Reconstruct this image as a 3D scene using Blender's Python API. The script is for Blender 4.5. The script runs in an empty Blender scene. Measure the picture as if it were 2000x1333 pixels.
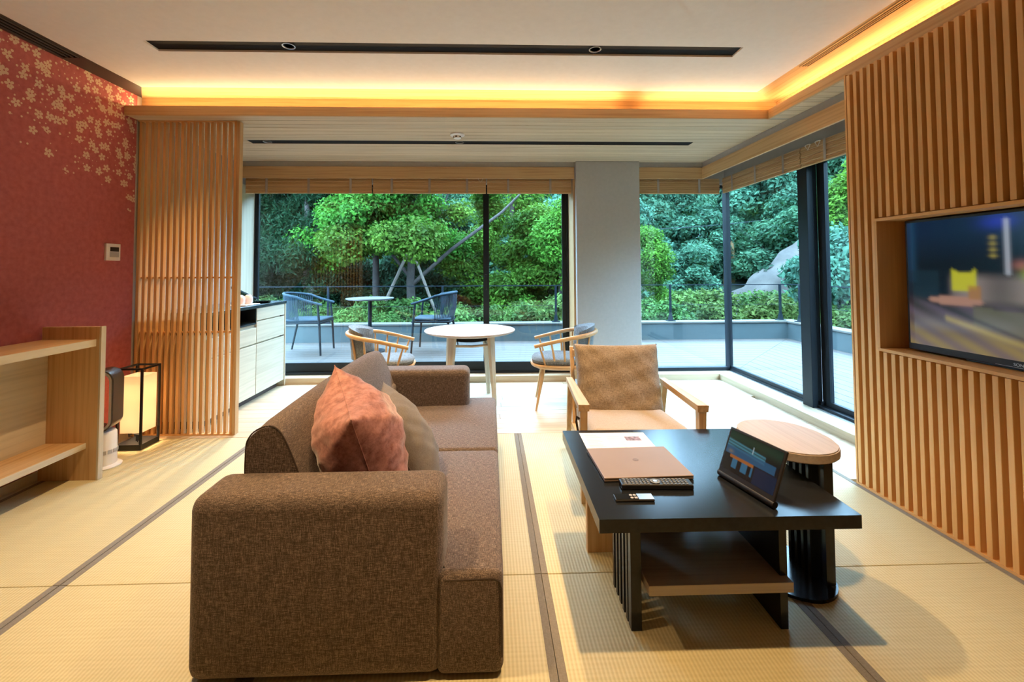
import bpy, bmesh, math, random
import numpy as np
from mathutils import Vector, Matrix

scene = bpy.context.scene
C = scene.collection
PI = math.pi
rnd = random.Random(7)

# ------------------------------------------------------------------ camera, world, exposure
cam_d = bpy.data.cameras.new('camera')
cam_d.sensor_width = 36.0
cam_d.lens = 850.0 * 36.0 / 2000.0
cam_d.shift_x = (1000.0 - 982.79) / 2000.0
cam_d.shift_y = -(666.5 - 495.69) / 2000.0
cam_d.clip_start = 0.05
cam_d.clip_end = 300
cam = bpy.data.objects.new('camera', cam_d)
C.objects.link(cam)
_r = (0.99955168, -0.02966831, -0.00402934)
_u = (0.00300040, -0.03464458, 0.99939519)
_f = (0.02978996, 0.99895923, 0.03454003)
cam.matrix_world = Matrix(((_r[0], _u[0], -_f[0], 0), (_r[1], _u[1], -_f[1], 0), (_r[2], _u[2], -_f[2], 1.18), (0, 0, 0, 1)))
scene.camera = cam

world = bpy.data.worlds.new('overcast_sky')
scene.world = world
world.use_nodes = True
_bg = world.node_tree.nodes['Background']
_bg.inputs['Color'].default_value = (0.42, 0.70, 1.0, 1)
_bg.inputs['Strength'].default_value = 24.0

vs = scene.view_settings
vs.view_transform = 'Standard'
vs.look = 'None'
vs.gamma = 1.0
vs.use_curve_mapping = False
vs.exposure = 0.45

try:
    cy = scene.cycles
    cy.max_bounces = 8
    cy.diffuse_bounces = 4
    cy.glossy_bounces = 4
    cy.transmission_bounces = 6
    cy.transparent_max_bounces = 12
    cy.caustics_reflective = False
    cy.caustics_refractive = False
    cy.sample_clamp_indirect = 6.0
    cy.use_denoising = True
except Exception:
    pass

WARM = (1.0, 0.65, 0.31)
COVE = (1.0, 0.68, 0.33)
P_SPOT = 150.0
P_SOFFIT = 115.0
P_COVE = 2.9
P_LAMP = 42.0


def area_light(name, loc, size, size_y, power, color, rot=(0, 0, 0), parent=None):
    d = bpy.data.lights.new(name, 'AREA')
    d.shape = 'RECTANGLE'
    d.size, d.size_y, d.energy, d.color = size, size_y, power, color
    o = bpy.data.objects.new(name, d)
    C.objects.link(o)
    o.location, o.rotation_euler = loc, rot
    o.parent = parent
    return o


# ------------------------------------------------------------------ materials
MATS = {}


def _new(name):
    m = bpy.data.materials.new(name)
    m.use_nodes = True
    nt = m.node_tree
    b = nt.nodes['Principled BSDF']
    MATS[name] = m
    return m, nt, b


def N(nt, t, **kw):
    n = nt.nodes.new(t)
    for k, v in kw.items():
        if isinstance(k, str) and k in n.inputs:
            n.inputs[k].default_value = v
        else:
            setattr(n, k, v)
    return n


def coords(nt, scale=(1, 1, 1), world_space=False):
    mp = nt.nodes.new('ShaderNodeMapping')
    mp.inputs['Scale'].default_value = scale
    if world_space:
        g = nt.nodes.new('ShaderNodeNewGeometry')
        nt.links.new(g.outputs['Position'], mp.inputs['Vector'])
    else:
        tc = nt.nodes.new('ShaderNodeTexCoord')
        nt.links.new(tc.outputs['Object'], mp.inputs['Vector'])
    return mp.outputs['Vector']


def ramp(nt, fac, stops):
    r = nt.nodes.new('ShaderNodeValToRGB')
    el = r.color_ramp.elements
    while len(el) < len(stops):
        el.new(0.5)
    for e, (p, c) in zip(el, stops):
        e.position = p
        e.color = (c[0], c[1], c[2], 1)
    nt.links.new(fac, r.inputs['Fac'])
    return r.outputs['Color']


def bump(nt, b, height, strength, dist=0.002):
    bp = nt.nodes.new('ShaderNodeBump')
    bp.inputs['Strength'].default_value = strength
    bp.inputs['Distance'].default_value = dist
    nt.links.new(height, bp.inputs['Height'])
    nt.links.new(bp.outputs['Normal'], b.inputs['Normal'])


def math_node(nt, op, a, b=None):
    n = nt.nodes.new('ShaderNodeMath')
    n.operation = op
    for i, v in enumerate((a, b)):
        if v is None:
            continue
        if isinstance(v, (int, float)):
            n.inputs[i].default_value = v
        else:
            nt.links.new(v, n.inputs[i])
    return n.outputs[0]


def plain(name, col, rough=0.5, metal=0.0, var=0.06, scale=9.0, bmp=0.0, spec=0.5):
    m, nt, b = _new(name)
    v = coords(nt, (scale,) * 3)
    nz = N(nt, 'ShaderNodeTexNoise')
    nz.inputs['Scale'].default_value = 1.0
    nz.inputs['Detail'].default_value = 4
    nt.links.new(v, nz.inputs['Vector'])
    lo = tuple(c * (1 - var) for c in col)
    hi = tuple(min(1, c * (1 + var)) for c in col)
    nt.links.new(ramp(nt, nz.outputs['Fac'], [(0.3, lo), (0.7, hi)]), b.inputs['Base Color'])
    b.inputs['Roughness'].default_value = rough
    b.inputs['Metallic'].default_value = metal
    b.inputs['Specular IOR Level'].default_value = spec
    if bmp:
        bump(nt, b, nz.outputs['Fac'], bmp)
    return m


def wood(name, c1, c2, axis='Z', rough=0.45, fine=70.0, stretch=1.6, bmp=0.08, per_object=True):
    m, nt, b = _new(name)
    s = [fine] * 3
    s['XYZ'.index(axis)] = stretch
    v = coords(nt, tuple(s))
    add = nt.nodes.new('ShaderNodeVectorMath')
    add.operation = 'ADD'
    nt.links.new(v, add.inputs[0])
    oi = nt.nodes.new('ShaderNodeObjectInfo')
    mul = math_node(nt, 'MULTIPLY', oi.outputs['Random'], 37.0)
    nt.links.new(mul, add.inputs[1])
    nz = N(nt, 'ShaderNodeTexNoise')
    nz.inputs['Scale'].default_value = 1.0
    nz.inputs['Detail'].default_value = 5
    nz.inputs['Distortion'].default_value = 0.4
    nt.links.new(add.outputs[0], nz.inputs['Vector'])
    col = ramp(nt, nz.outputs['Fac'], [(0.28, c2), (0.52, c1), (0.75, tuple(min(1, x * 1.08) for x in c1))])
    hs = nt.nodes.new('ShaderNodeHueSaturation')
    val = math_node(nt, 'ADD', math_node(nt, 'MULTIPLY', oi.outputs['Random'], 0.16), 0.92)
    nt.links.new(val, hs.inputs['Value'])
    nt.links.new(col, hs.inputs['Color'])
    nt.links.new(hs.outputs['Color'], b.inputs['Base Color'])
    b.inputs['Roughness'].default_value = rough
    bump(nt, b, nz.outputs['Fac'], bmp, 0.001)
    return m


def fabric(name, c_dark, c_mid, c_light, scale=520.0, rough=0.95, bmp=0.5, blend=0.5, sheen=0.15):
    """woven cloth: slubs of thread stretched along all three axes"""
    m, nt, b = _new(name)
    outs = []
    for k in range(3):
        s = [scale, scale, scale]
        s[k] = scale * 0.09
        v = coords(nt, tuple(s))
        nz = N(nt, 'ShaderNodeTexNoise')
        nz.inputs['Scale'].default_value = 1.0
        nz.inputs['Detail'].default_value = 2
        nt.links.new(v, nz.inputs['Vector'])
        outs.append(nz.outputs['Fac'])
    f = math_node(nt, 'ADD', math_node(nt, 'ADD', outs[0], outs[1]), outs[2])
    f = math_node(nt, 'MULTIPLY', f, 1 / 3.0)
    col = ramp(nt, f, [(0.40, c_dark), (0.5, c_mid), (0.62, c_light)])
    nt.links.new(col, b.inputs['Base Color'])
    b.inputs['Roughness'].default_value = rough
    b.inputs['Specular IOR Level'].default_value = 0.2
    b.inputs['Sheen Weight'].default_value = sheen
    bump(nt, b, f, bmp, 0.003)
    return m


def velvet(name, c_dark, c_light):
    m, nt, b = _new(name)
    v = coords(nt, (26, 26, 26))
    nz = N(nt, 'ShaderNodeTexNoise')
    nz.inputs['Scale'].default_value = 1.0
    nz.inputs['Detail'].default_value = 8
    nz.inputs['Roughness'].default_value = 0.7
    nt.links.new(v, nz.inputs['Vector'])
    nt.links.new(ramp(nt, nz.outputs['Fac'], [(0.35, c_dark), (0.62, c_light)]), b.inputs['Base Color'])
    b.inputs['Roughness'].default_value = 0.75
    b.inputs['Sheen Weight'].default_value = 0.6
    b.inputs['Sheen Roughness'].default_value = 0.35
    bump(nt, b, nz.outputs['Fac'], 0.35, 0.006)
    return m


def emission(name, col, strength):
    m, nt, b = _new(name)
    b.inputs['Base Color'].default_value = (*col, 1)
    b.inputs['Emission Color'].default_value = (*col, 1)
    b.inputs['Emission Strength'].default_value = strength
    return m


def leafy(name, dark, light, scale=0.8):
    m, nt, b = _new(name)
    v = coords(nt, (scale,) * 3, world_space=True)
    nz = N(nt, 'ShaderNodeTexNoise')
    nz.inputs['Scale'].default_value = 1.0
    nz.inputs['Detail'].default_value = 6
    nz.inputs['Roughness'].default_value = 0.75
    nt.links.new(v, nz.inputs['Vector'])
    col = ramp(nt, nz.outputs['Fac'], [(0.32, dark), (0.68, light)])
    hs = nt.nodes.new('ShaderNodeHueSaturation')
    oi = nt.nodes.new('ShaderNodeObjectInfo')
    nt.links.new(math_node(nt, 'ADD', math_node(nt, 'MULTIPLY', oi.outputs['Random'], 0.06), 0.47), hs.inputs['Hue'])
    nt.links.new(math_node(nt, 'ADD', math_node(nt, 'MULTIPLY', oi.outputs['Random'], 0.5), 0.75), hs.inputs['Value'])
    nt.links.new(col, hs.inputs['Color'])
    nt.links.new(hs.outputs['Color'], b.inputs['Base Color'])
    b.inputs['Roughness'].default_value = 0.6
    b.inputs['Specular IOR Level'].default_value = 0.06
    tr = nt.nodes.new('ShaderNodeBsdfTranslucent')
    nt.links.new(hs.outputs['Color'], tr.inputs['Color'])
    mx = nt.nodes.new('ShaderNodeMixShader')
    mx.inputs['Fac'].default_value = 0.35
    nt.links.new(b.outputs[0], mx.inputs[1])
    nt.links.new(tr.outputs[0], mx.inputs[2])
    nt.links.new(mx.outputs[0], nt.nodes['Material Output'].inputs['Surface'])
    return m


HINOKI = (0.60, 0.385, 0.19)
HINOKI_D = (0.47, 0.27, 0.115)
M = {}
for ax in 'XYZ':
    M['hinoki_' + ax] = wood('hinoki_wood_' + ax.lower(), HINOKI, HINOKI_D, ax)
    M['slat_' + ax] = wood('slat_wood_' + ax.lower(), (0.72, 0.405, 0.16), (0.665, 0.36, 0.132), ax)
    M['pale_' + ax] = wood('pale_oak_' + ax.lower(), (0.56, 0.49, 0.375), (0.47, 0.405, 0.30), ax, fine=45)
    M['floor_' + ax] = wood('floor_oak_' + ax.lower(), (0.50, 0.385, 0.26), (0.40, 0.295, 0.19), ax, rough=0.32, fine=40)
    M['ash_' + ax] = wood('ash_wood_' + ax.lower(), (0.42, 0.36, 0.32), (0.36, 0.30, 0.265), ax, fine=90, rough=0.5)
    M['soffit_' + ax] = wood('soffit_board_' + ax.lower(), (0.62, 0.50, 0.36), (0.50, 0.385, 0.26), ax, fine=60, rough=0.55)
M['black'] = plain('black_stain', (0.011, 0.013, 0.017), 0.2, var=0.15, scale=60, bmp=0.02, spec=0.3)
M['blackmetal'] = plain('black_metal', (0.014, 0.016, 0.02), 0.4, 0.0, spec=0.3)
M['frame'] = plain('window_frame_black', (0.012, 0.016, 0.022), 0.4, 0.0, spec=0.25)
M['ceiling'] = plain('white_plaster', (0.84, 0.81, 0.83), 0.9, var=0.02, scale=30)
M['pillar'] = plain('grey_plaster', (0.46, 0.445, 0.44), 0.9, var=0.03, scale=40)
M['taupe'] = plain('taupe_plaster', (0.42, 0.37, 0.33), 0.9, var=0.03)
M['darkstrip'] = plain('dark_brown_trim', (0.045, 0.030, 0.026), 0.5)
M['black_slot'] = plain('black_light_slot', (0.013, 0.011, 0.012), 0.6, spec=0.1)
M['heri'] = fabric('tatami_border_cloth', (0.15, 0.135, 0.11), (0.19, 0.17, 0.14), (0.24, 0.215, 0.18), 700, bmp=0.2)
M['sofa'] = fabric('brown_tweed', (0.048, 0.035, 0.030), (0.106, 0.079, 0.068), (0.31, 0.237, 0.20), 640, bmp=0.6)
M['sofapipe'] = plain('dark_brown_piping', (0.045, 0.03, 0.024), 0.9)
M['pink'] = velvet('pink_velvet', (0.22, 0.075, 0.068), (0.51, 0.245, 0.222))
M['greypillow'] = fabric('taupe_cotton', (0.12, 0.10, 0.085), (0.17, 0.145, 0.125), (0.23, 0.20, 0.175), 900, bmp=0.2)
M['linen'] = fabric('oatmeal_linen', (0.19, 0.145, 0.105), (0.33, 0.26, 0.195), (0.50, 0.41, 0.32), 480, bmp=0.4)
M['seatlinen'] = fabric('pale_linen', (0.38, 0.30, 0.235), (0.45, 0.37, 0.295), (0.52, 0.44, 0.36), 700, bmp=0.2)
M['bluegrey'] = fabric('blue_grey_tweed', (0.07, 0.085, 0.10), (0.15, 0.175, 0.20), (0.28, 0.31, 0.34), 300, bmp=0.5)
M['rope'] = plain('blue_grey_rope', (0.016, 0.028, 0.038), 0.7, spec=0.1, var=0.2, scale=80)
M['outmetal'] = plain('slate_metal', (0.006, 0.010, 0.014), 0.6, spec=0.06)
M['outtop'] = plain('stone_grey_top', (0.05, 0.052, 0.055), 0.5, var=0.12, scale=30)
M['concrete'] = plain('grey_concrete', (0.028, 0.042, 0.044), 0.85, var=0.08, scale=4, bmp=0.1)
M['coping'] = plain('pale_coping', (0.066, 0.060, 0.052), 0.8)
M['white'] = plain('white_plastic', (0.80, 0.80, 0.82), 0.35, var=0.02)
M['lightgrey'] = plain('light_grey_plastic', (0.42, 0.42, 0.45), 0.5)
M['chromegrey'] = plain('smoked_chrome', (0.13, 0.12, 0.11), 0.25, 0.7)
M['silver'] = plain('brushed_silver', (0.62, 0.62, 0.64), 0.3, 0.9)
M['rosegold'] = plain('pale_gold_aluminium', (0.27, 0.20, 0.165), 0.5, 0.15, var=0.03)
M['bronze'] = plain('bronze_logo', (0.20, 0.13, 0.10), 0.4, 0.6)
M['paper'] = plain('white_paper', (0.80, 0.78, 0.76), 0.85, var=0.02)
M['ink'] = plain('grey_ink', (0.45, 0.43, 0.42), 0.9)
M['photo'] = plain('printed_photo', (0.22, 0.16, 0.20), 0.7, var=0.8, scale=60)
M['glossblack'] = plain('gloss_black', (0.006, 0.007, 0.009), 0.06)
M['satinblack'] = plain('satin_black_plastic', (0.012, 0.012, 0.014), 0.4)
M['key'] = plain('grey_keys', (0.17, 0.19, 0.22), 0.5)
M['cup'] = plain('pale_pink_ceramic', (0.75, 0.60, 0.57), 0.4)
M['counter'] = plain('dark_stone_counter', (0.02, 0.03, 0.04), 0.25, var=0.2)
M['brown_shoe'] = plain('dark_wood_inside', (0.035, 0.022, 0.015), 0.6)
M['rock'] = plain('grey_rock', (0.05, 0.042, 0.036), 0.95, var=0.35, scale=1.6, bmp=1.0)
M['bark'] = plain('grey_brown_bark', (0.030, 0.023, 0.020), 0.95, var=0.4, scale=14, bmp=0.6)
M['stake'] = plain('weathered_pole', (0.09, 0.07, 0.055), 0.9, var=0.2)
M['post_orange'] = plain('orange_bare_trunk', (0.16, 0.09, 0.035), 0.9, var=0.2)
M['wire'] = plain('steel_cable', (0.02, 0.026, 0.03), 0.6, spec=0.05)
M['cord'] = plain('white_cord', (0.75, 0.70, 0.62), 0.8)
M['lens'] = plain('lamp_reflector', (0.70, 0.62, 0.55), 0.15, 0.9)
M['bulb'] = emission('warm_bulb', (1.0, 0.72, 0.42), 5.0)
M['led'] = emission('warm_led', (1.0, 0.62, 0.22), 6.0)


def _tatami():
    m, nt, b = _new('tatami_rush')
    tc = nt.nodes.new('ShaderNodeTexCoord')
    sep = nt.nodes.new('ShaderNodeSeparateXYZ')
    nt.links.new(tc.outputs['Object'], sep.inputs[0])
    ph = math_node(nt, 'MULTIPLY', sep.outputs['X'], 2 * PI / 0.0125)
    rib = math_node(nt, 'SINE', ph)
    rib = math_node(nt, 'ADD', math_node(nt, 'MULTIPLY', rib, 0.5), 0.5)
    ph2 = math_node(nt, 'MULTIPLY', sep.outputs['Y'], 2 * PI / 0.016)
    cross = math_node(nt, 'ADD', math_node(nt, 'MULTIPLY', math_node(nt, 'SINE', ph2), 0.5), 0.5)
    v = coords(nt, (6, 90, 1))
    nz = N(nt, 'ShaderNodeTexNoise')
    nz.inputs['Scale'].default_value = 1.0
    nz.inputs['Detail'].default_value = 4
    nt.links.new(v, nz.inputs['Vector'])
    f = math_node(nt, 'ADD', math_node(nt, 'MULTIPLY', rib, 0.42), math_node(nt, 'MULTIPLY', nz.outputs['Fac'], 0.48))
    f = math_node(nt, 'ADD', f, math_node(nt, 'MULTIPLY', cross, 0.10))
    nt.links.new(ramp(nt, f, [(0.12, (0.42, 0.365, 0.205)), (0.75, (0.565, 0.505, 0.31))]), b.inputs['Base Color'])
    b.inputs['Roughness'].default_value = 0.6
    b.inputs['Specular IOR Level'].default_value = 0.3
    bump(nt, b, rib, 0.35, 0.002)
    return m


M['tatami'] = _tatami()


def _blossom_wall():
    """terracotta pink wallpaper, gold cherry blossoms printed in a drift that thins out downwards"""
    m, nt, b = _new('blossom_wallpaper')
    L = nt.links
    geo = nt.nodes.new('ShaderNodeNewGeometry')
    sp = nt.nodes.new('ShaderNodeSeparateXYZ')
    L.new(geo.outputs['Position'], sp.inputs[0])

    def layer(cell, size, off, petals=True):
        cb = nt.nodes.new('ShaderNodeCombineXYZ')
        L.new(math_node(nt, 'ADD', math_node(nt, 'MULTIPLY', sp.outputs['Y'], 1 / cell), off), cb.inputs[0])
        L.new(math_node(nt, 'ADD', math_node(nt, 'MULTIPLY', sp.outputs['Z'], 1 / cell), off * 1.7), cb.inputs[1])
        vo = nt.nodes.new('ShaderNodeTexVoronoi')
        vo.voronoi_dimensions = '2D'
        vo.inputs['Scale'].default_value = 1.0
        vo.inputs['Randomness'].default_value = 0.9
        L.new(cb.outputs[0], vo.inputs['Vector'])
        sub = nt.nodes.new('ShaderNodeVectorMath')
        sub.operation = 'SUBTRACT'
        L.new(cb.outputs[0], sub.inputs[0])
        L.new(vo.outputs['Position'], sub.inputs[1])
        s2 = nt.nodes.new('ShaderNodeSeparateXYZ')
        L.new(sub.outputs[0], s2.inputs[0])
        r = vo.outputs['Distance']
        sc = nt.nodes.new('ShaderNodeSeparateColor')
        L.new(vo.outputs['Color'], sc.inputs[0])
        if petals:
            th = math_node(nt, 'ARCTAN2', s2.outputs[1], s2.outputs[0])
            th = math_node(nt, 'ADD', th, math_node(nt, 'MULTIPLY', sc.outputs[0], 6.28))
            lobe = math_node(nt, 'ABSOLUTE', math_node(nt, 'COSINE', math_node(nt, 'MULTIPLY', th, 2.5)))
            lobe = math_node(nt, 'POWER', lobe, 0.55)
            R = math_node(nt, 'MULTIPLY', math_node(nt, 'ADD', math_node(nt, 'MULTIPLY', lobe, 0.85), 0.15), size)
        else:
            R = math_node(nt, 'MULTIPLY', math_node(nt, 'ADD', sc.outputs[0], 0.35), size)
        inside = math_node(nt, 'LESS_THAN', r, R)
        core = math_node(nt, 'GREATER_THAN', r, size * 0.17 if petals else 0.0)
        msk = math_node(nt, 'MULTIPLY', inside, core)
        # the drift: from low on the far end to high on the near end
        edge = math_node(nt, 'SUBTRACT', sp.outputs['Z'], math_node(nt, 'ADD', math_node(nt, 'MULTIPLY', math_node(nt, 'SUBTRACT', 3.2, sp.outputs['Y']), 0.36), 1.56))
        edge = math_node(nt, 'MULTIPLY', edge, 2.1)
        keep = math_node(nt, 'LESS_THAN', sc.outputs[1], math_node(nt, 'MINIMUM', edge, 0.74))
        return math_node(nt, 'MULTIPLY', msk, keep)

    f = layer(0.078, 0.33, 3.3)
    f = math_node(nt, 'MAXIMUM', f, layer(0.088, 0.30, 11.7))
    f = math_node(nt, 'MAXIMUM', f, layer(0.034, 0.17, 5.1, False))
    v = coords(nt, (34, 34, 34), world_space=True)
    nz = N(nt, 'ShaderNodeTexNoise')
    nz.inputs['Scale'].default_value = 1.0
    nz.inputs['Detail'].default_value = 6
    L.new(v, nz.inputs['Vector'])
    base = ramp(nt, nz.outputs['Fac'], [(0.3, (0.38, 0.085, 0.085)), (0.7, (0.48, 0.125, 0.125))])
    mx = nt.nodes.new('ShaderNodeMix')
    mx.data_type = 'RGBA'
    L.new(f, mx.inputs['Factor'])
    L.new(base, mx.inputs['A'])
    mx.inputs['B'].default_value = (0.66, 0.47, 0.33, 1)
    L.new(mx.outputs['Result'], b.inputs['Base Color'])
    b.inputs['Roughness'].default_value = 0.75
    bump(nt, b, nz.outputs['Fac'], 0.12, 0.002)
    return m


M['blossom'] = _blossom_wall()


def _glass():
    m = bpy.data.materials.new('window_glass')
    m.use_nodes = True
    nt = m.node_tree
    nt.nodes.clear()
    out = nt.nodes.new('ShaderNodeOutputMaterial')
    t = nt.nodes.new('ShaderNodeBsdfTransparent')
    t.inputs['Color'].default_value = (0.93, 0.97, 0.97, 1)
    g = nt.nodes.new('ShaderNodeBsdfGlossy')
    g.inputs['Roughness'].default_value = 0.0
    geo = nt.nodes.new('ShaderNodeNewGeometry')
    dt = nt.nodes.new('ShaderNodeVectorMath')
    dt.operation = 'DOT_PRODUCT'
    nt.links.new(geo.outputs['Normal'], dt.inputs[0])
    nt.links.new(geo.outputs['Incoming'], dt.inputs[1])
    c_ = math_node(nt, 'SUBTRACT', 1.0, math_node(nt, 'ABSOLUTE', dt.outputs['Value']))
    fr_ = math_node(nt, 'ADD', math_node(nt, 'MULTIPLY', math_node(nt, 'POWER', c_, 5.0), 0.96), 0.04)
    mx = nt.nodes.new('ShaderNodeMixShader')
    nt.links.new(fr_, mx.inputs[0])
    nt.links.new(t.outputs[0], mx.inputs[1])
    nt.links.new(g.outputs[0], mx.inputs[2])
    nt.links.new(mx.outputs[0], out.inputs['Surface'])
    return m


M['glass'] = _glass()


def _shade():
    m, nt, b = _new('washi_shade')
    b.inputs['Base Color'].default_value = (0.86, 0.80, 0.70, 1)
    b.inputs['Roughness'].default_value = 0.9
    b.inputs['Emission Color'].default_value = (1.0, 0.66, 0.36, 1)
    b.inputs['Emission Strength'].default_value = 0.25
    tr = nt.nodes.new('ShaderNodeBsdfTranslucent')
    tr.inputs['Color'].default_value = (0.92, 0.84, 0.72, 1)
    mx = nt.nodes.new('ShaderNodeMixShader')
    mx.inputs['Fac'].default_value = 0.55
    nt.links.new(b.outputs[0], mx.inputs[1])
    nt.links.new(tr.outputs[0], mx.inputs[2])
    nt.links.new(mx.outputs[0], nt.nodes['Material Output'].inputs['Surface'])
    return m


M['shade'] = _shade()
M['leaf_dark'] = leafy('dark_conifer_needles', (0.0012, 0.0066, 0.0034), (0.013, 0.044, 0.017))
M['leaf_mid'] = leafy('mid_green_leaves', (0.0036, 0.015, 0.003), (0.072, 0.165, 0.018))
M['leaf_bright'] = leafy('bright_green_leaves', (0.005, 0.019, 0.0036), (0.092, 0.19, 0.02))
M['leaf_teal'] = leafy('hillside_leaves', (0.005, 0.022, 0.015), (0.075, 0.18, 0.1), 0.5)
M['leaf_shrub'] = leafy('shrub_leaves', (0.005, 0.02, 0.007), (0.1, 0.175, 0.04), 1.6)
M['soil'] = plain('leaf_litter_ground', (0.010, 0.018, 0.009), 0.95, var=0.5, scale=1.2)

# ------------------------------------------------------------------ mesh helpers


class MB:
    def __init__(self):
        self.bm = bmesh.new()

    def box(self, a, b, bev=0.0, seg=2):
        x0, y0, z0 = a
        x1, y1, z1 = b
        x0, x1 = min(x0, x1), max(x0, x1)
        y0, y1 = min(y0, y1), max(y0, y1)
        z0, z1 = min(z0, z1), max(z0, z1)
        vs_ = [self.bm.verts.new(p) for p in ((x0, y0, z0), (x1, y0, z0), (x1, y1, z0), (x0, y1, z0), (x0, y0, z1), (x1, y0, z1), (x1, y1, z1), (x0, y1, z1))]
        fs = [self.bm.faces.new([vs_[i] for i in q]) for q in ((3, 2, 1, 0), (4, 5, 6, 7), (0, 1, 5, 4), (1, 2, 6, 5), (2, 3, 7, 6), (3, 0, 4, 7))]
        if bev > 0:
            es = {e for f in fs for e in f.edges}
            bmesh.ops.bevel(self.bm, geom=list(es), offset=bev, segments=seg, profile=0.5, affect='EDGES')
        return self

    def hexa(self, bottom, top):
        """prism between two 4-point loops"""
        vb = [self.bm.verts.new(p) for p in bottom]
        vt = [self.bm.verts.new(p) for p in top]
        n = len(vb)
        self.bm.faces.new(vb[::-1])
        self.bm.faces.new(vt)
        for i in range(n):
            j = (i + 1) % n
            self.bm.faces.new((vb[i], vb[j], vt[j], vt[i]))
        return self

    def prism(self, poly, h0, h1, axis='Z'):
        def p3(p, h):
            return {'Z': (p[0], p[1], h), 'Y': (p[0], h, p[1]), 'X': (h, p[0], p[1])}[axis]
        return self.hexa([p3(p, h0) for p in poly], [p3(p, h1) for p in poly])

    def tube(self, pts, r, seg=8, caps=True):
        pts = [Vector(p) for p in pts]
        n = len(pts)
        rs = r if isinstance(r, (list, tuple)) else [r] * n
        rings = []
        up = None
        for i, p in enumerate(pts):
            t = (pts[min(i + 1, n - 1)] - pts[max(i - 1, 0)]).normalized()
            if up is None:
                up = Vector((0, 0, 1)) if abs(t.z) < 0.9 else Vector((1, 0, 0))
            a = t.cross(up)
            if a.length < 1e-5:
                a = t.cross(Vector((1, 0, 0)))
            a.normalize()
            b = t.cross(a).normalized()
            up = -b if False else up
            ring = []
            for k in range(seg):
                th = 2 * PI * k / seg
                ring.append(self.bm.verts.new(p + (a * math.cos(th) + b * math.sin(th)) * rs[i]))
            rings.append(ring)
        for i in range(n - 1):
            for k in range(seg):
                j = (k + 1) % seg
                self.bm.faces.new((rings[i][k], rings[i][j], rings[i + 1][j], rings[i + 1][k]))
        if caps:
            self.bm.faces.new(rings[0][::-1])
            self.bm.faces.new(rings[-1])
        return self

    def lathe(self, prof, seg=32, c=(0, 0, 0), sx=1.0, sy=1.0):
        """profile [(r, z)] about Z; ends with r == 0 are closed by fans, others by caps"""
        rings = []
        for r, z in prof:
            if r < 1e-6:
                rings.append([self.bm.verts.new((c[0], c[1], c[2] + z))])
            else:
                rings.append([self.bm.verts.new((c[0] + r * sx * math.cos(2 * PI * k / seg), c[1] + r * sy * math.sin(2 * PI * k / seg), c[2] + z)) for k in range(seg)])
        for i in range(len(rings) - 1):
            A, B = rings[i], rings[i + 1]
            for k in range(seg):
                j = (k + 1) % seg
                if len(A) == 1 and len(B) == 1:
                    continue
                if len(A) == 1:
                    self.bm.faces.new((A[0], B[j], B[k]))
                elif len(B) == 1:
                    self.bm.faces.new((A[k], A[j], B[0]))
                else:
                    self.bm.faces.new((A[k], A[j], B[j], B[k]))
        if len(rings[0]) > 1:
            self.bm.faces.new(rings[0][::-1])
        if len(rings[-1]) > 1:
            self.bm.faces.new(rings[-1])
        return self

    def mesh(self, name, mat, smooth=False):
        bmesh.ops.recalc_face_normals(self.bm, faces=self.bm.faces)
        me = bpy.data.meshes.new(name)
        self.bm.to_mesh(me)
        self.bm.free()
        me.materials.append(M[mat] if isinstance(mat, str) else mat)
        if smooth:
            for p in me.polygons:
                p.use_smooth = True
            try:
                me.set_sharp_from_angle(angle=math.radians(42))
            except Exception:
                pass
        return me

    def build(self, name, mat, parent=None, smooth=False, loc=None):
        o = bpy.data.objects.new(name, self.mesh(name, mat, smooth))
        C.objects.link(o)
        if loc is not None:
            o.location = loc
        o.parent = parent
        return o


def inst(name, me, parent=None, loc=(0, 0, 0), rot=(0, 0, 0)):
    o = bpy.data.objects.new(name, me)
    C.objects.link(o)
    o.location, o.rotation_euler = loc, rot
    o.parent = parent
    return o


def tag(o, label=None, cat=None, group=None, kind=None):
    if label:
        o['label'] = label
    if cat:
        o['category'] = cat
    if group:
        o['group'] = group
    if kind:
        o['kind'] = kind
    return o


def thing(name, label, cat, loc=(0, 0, 0), rz=0.0, group=None):
    o = bpy.data.objects.new(name, None)
    o.empty_display_size = 0.1
    C.objects.link(o)
    o.location = loc
    o.rotation_euler = (0, 0, rz)
    return tag(o, label, cat, group)


def struct_root(name, loc=(0, 0, 0)):
    o = bpy.data.objects.new(name, None)
    C.objects.link(o)
    o.location = loc
    o['kind'] = 'structure'
    return o


def struct(name, mb, mat, **kw):
    o = mb.build(name, mat, **kw)
    o['kind'] = 'structure'
    return o


def copy_tree(o, parent=None):
    c = o.copy()
    C.objects.link(c)
    c.parent = parent
    for ch in list(o.children):
        copy_tree(ch, c)
    return c


def text_mesh(body, size, mat, name, parent, loc, rot, depth=0.0004):
    cu = bpy.data.curves.new(name, 'FONT')
    cu.body = body
    cu.size = size
    cu.extrude = depth
    cu.align_x = 'CENTER'
    cu.align_y = 'CENTER'
    tmp = bpy.data.objects.new(name, cu)
    me = bpy.data.meshes.new_from_object(tmp)
    bpy.data.objects.remove(tmp)
    bpy.data.curves.remove(cu)
    me.materials.clear()
    me.materials.append(M[mat])
    return inst(name, me, parent, loc, rot)


def stadium(cx, cy, rx, half, n=14):
    """outline of an oblong with round ends, long along Y"""
    pts = []
    for k in range(n + 1):
        a = PI * k / n
        pts.append((cx + rx * math.cos(a), cy + half + rx * math.sin(a)))
    for k in range(n + 1):
        a = PI + PI * k / n
        pts.append((cx + rx * math.cos(a), cy - half + rx * math.sin(a)))
    return pts


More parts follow.
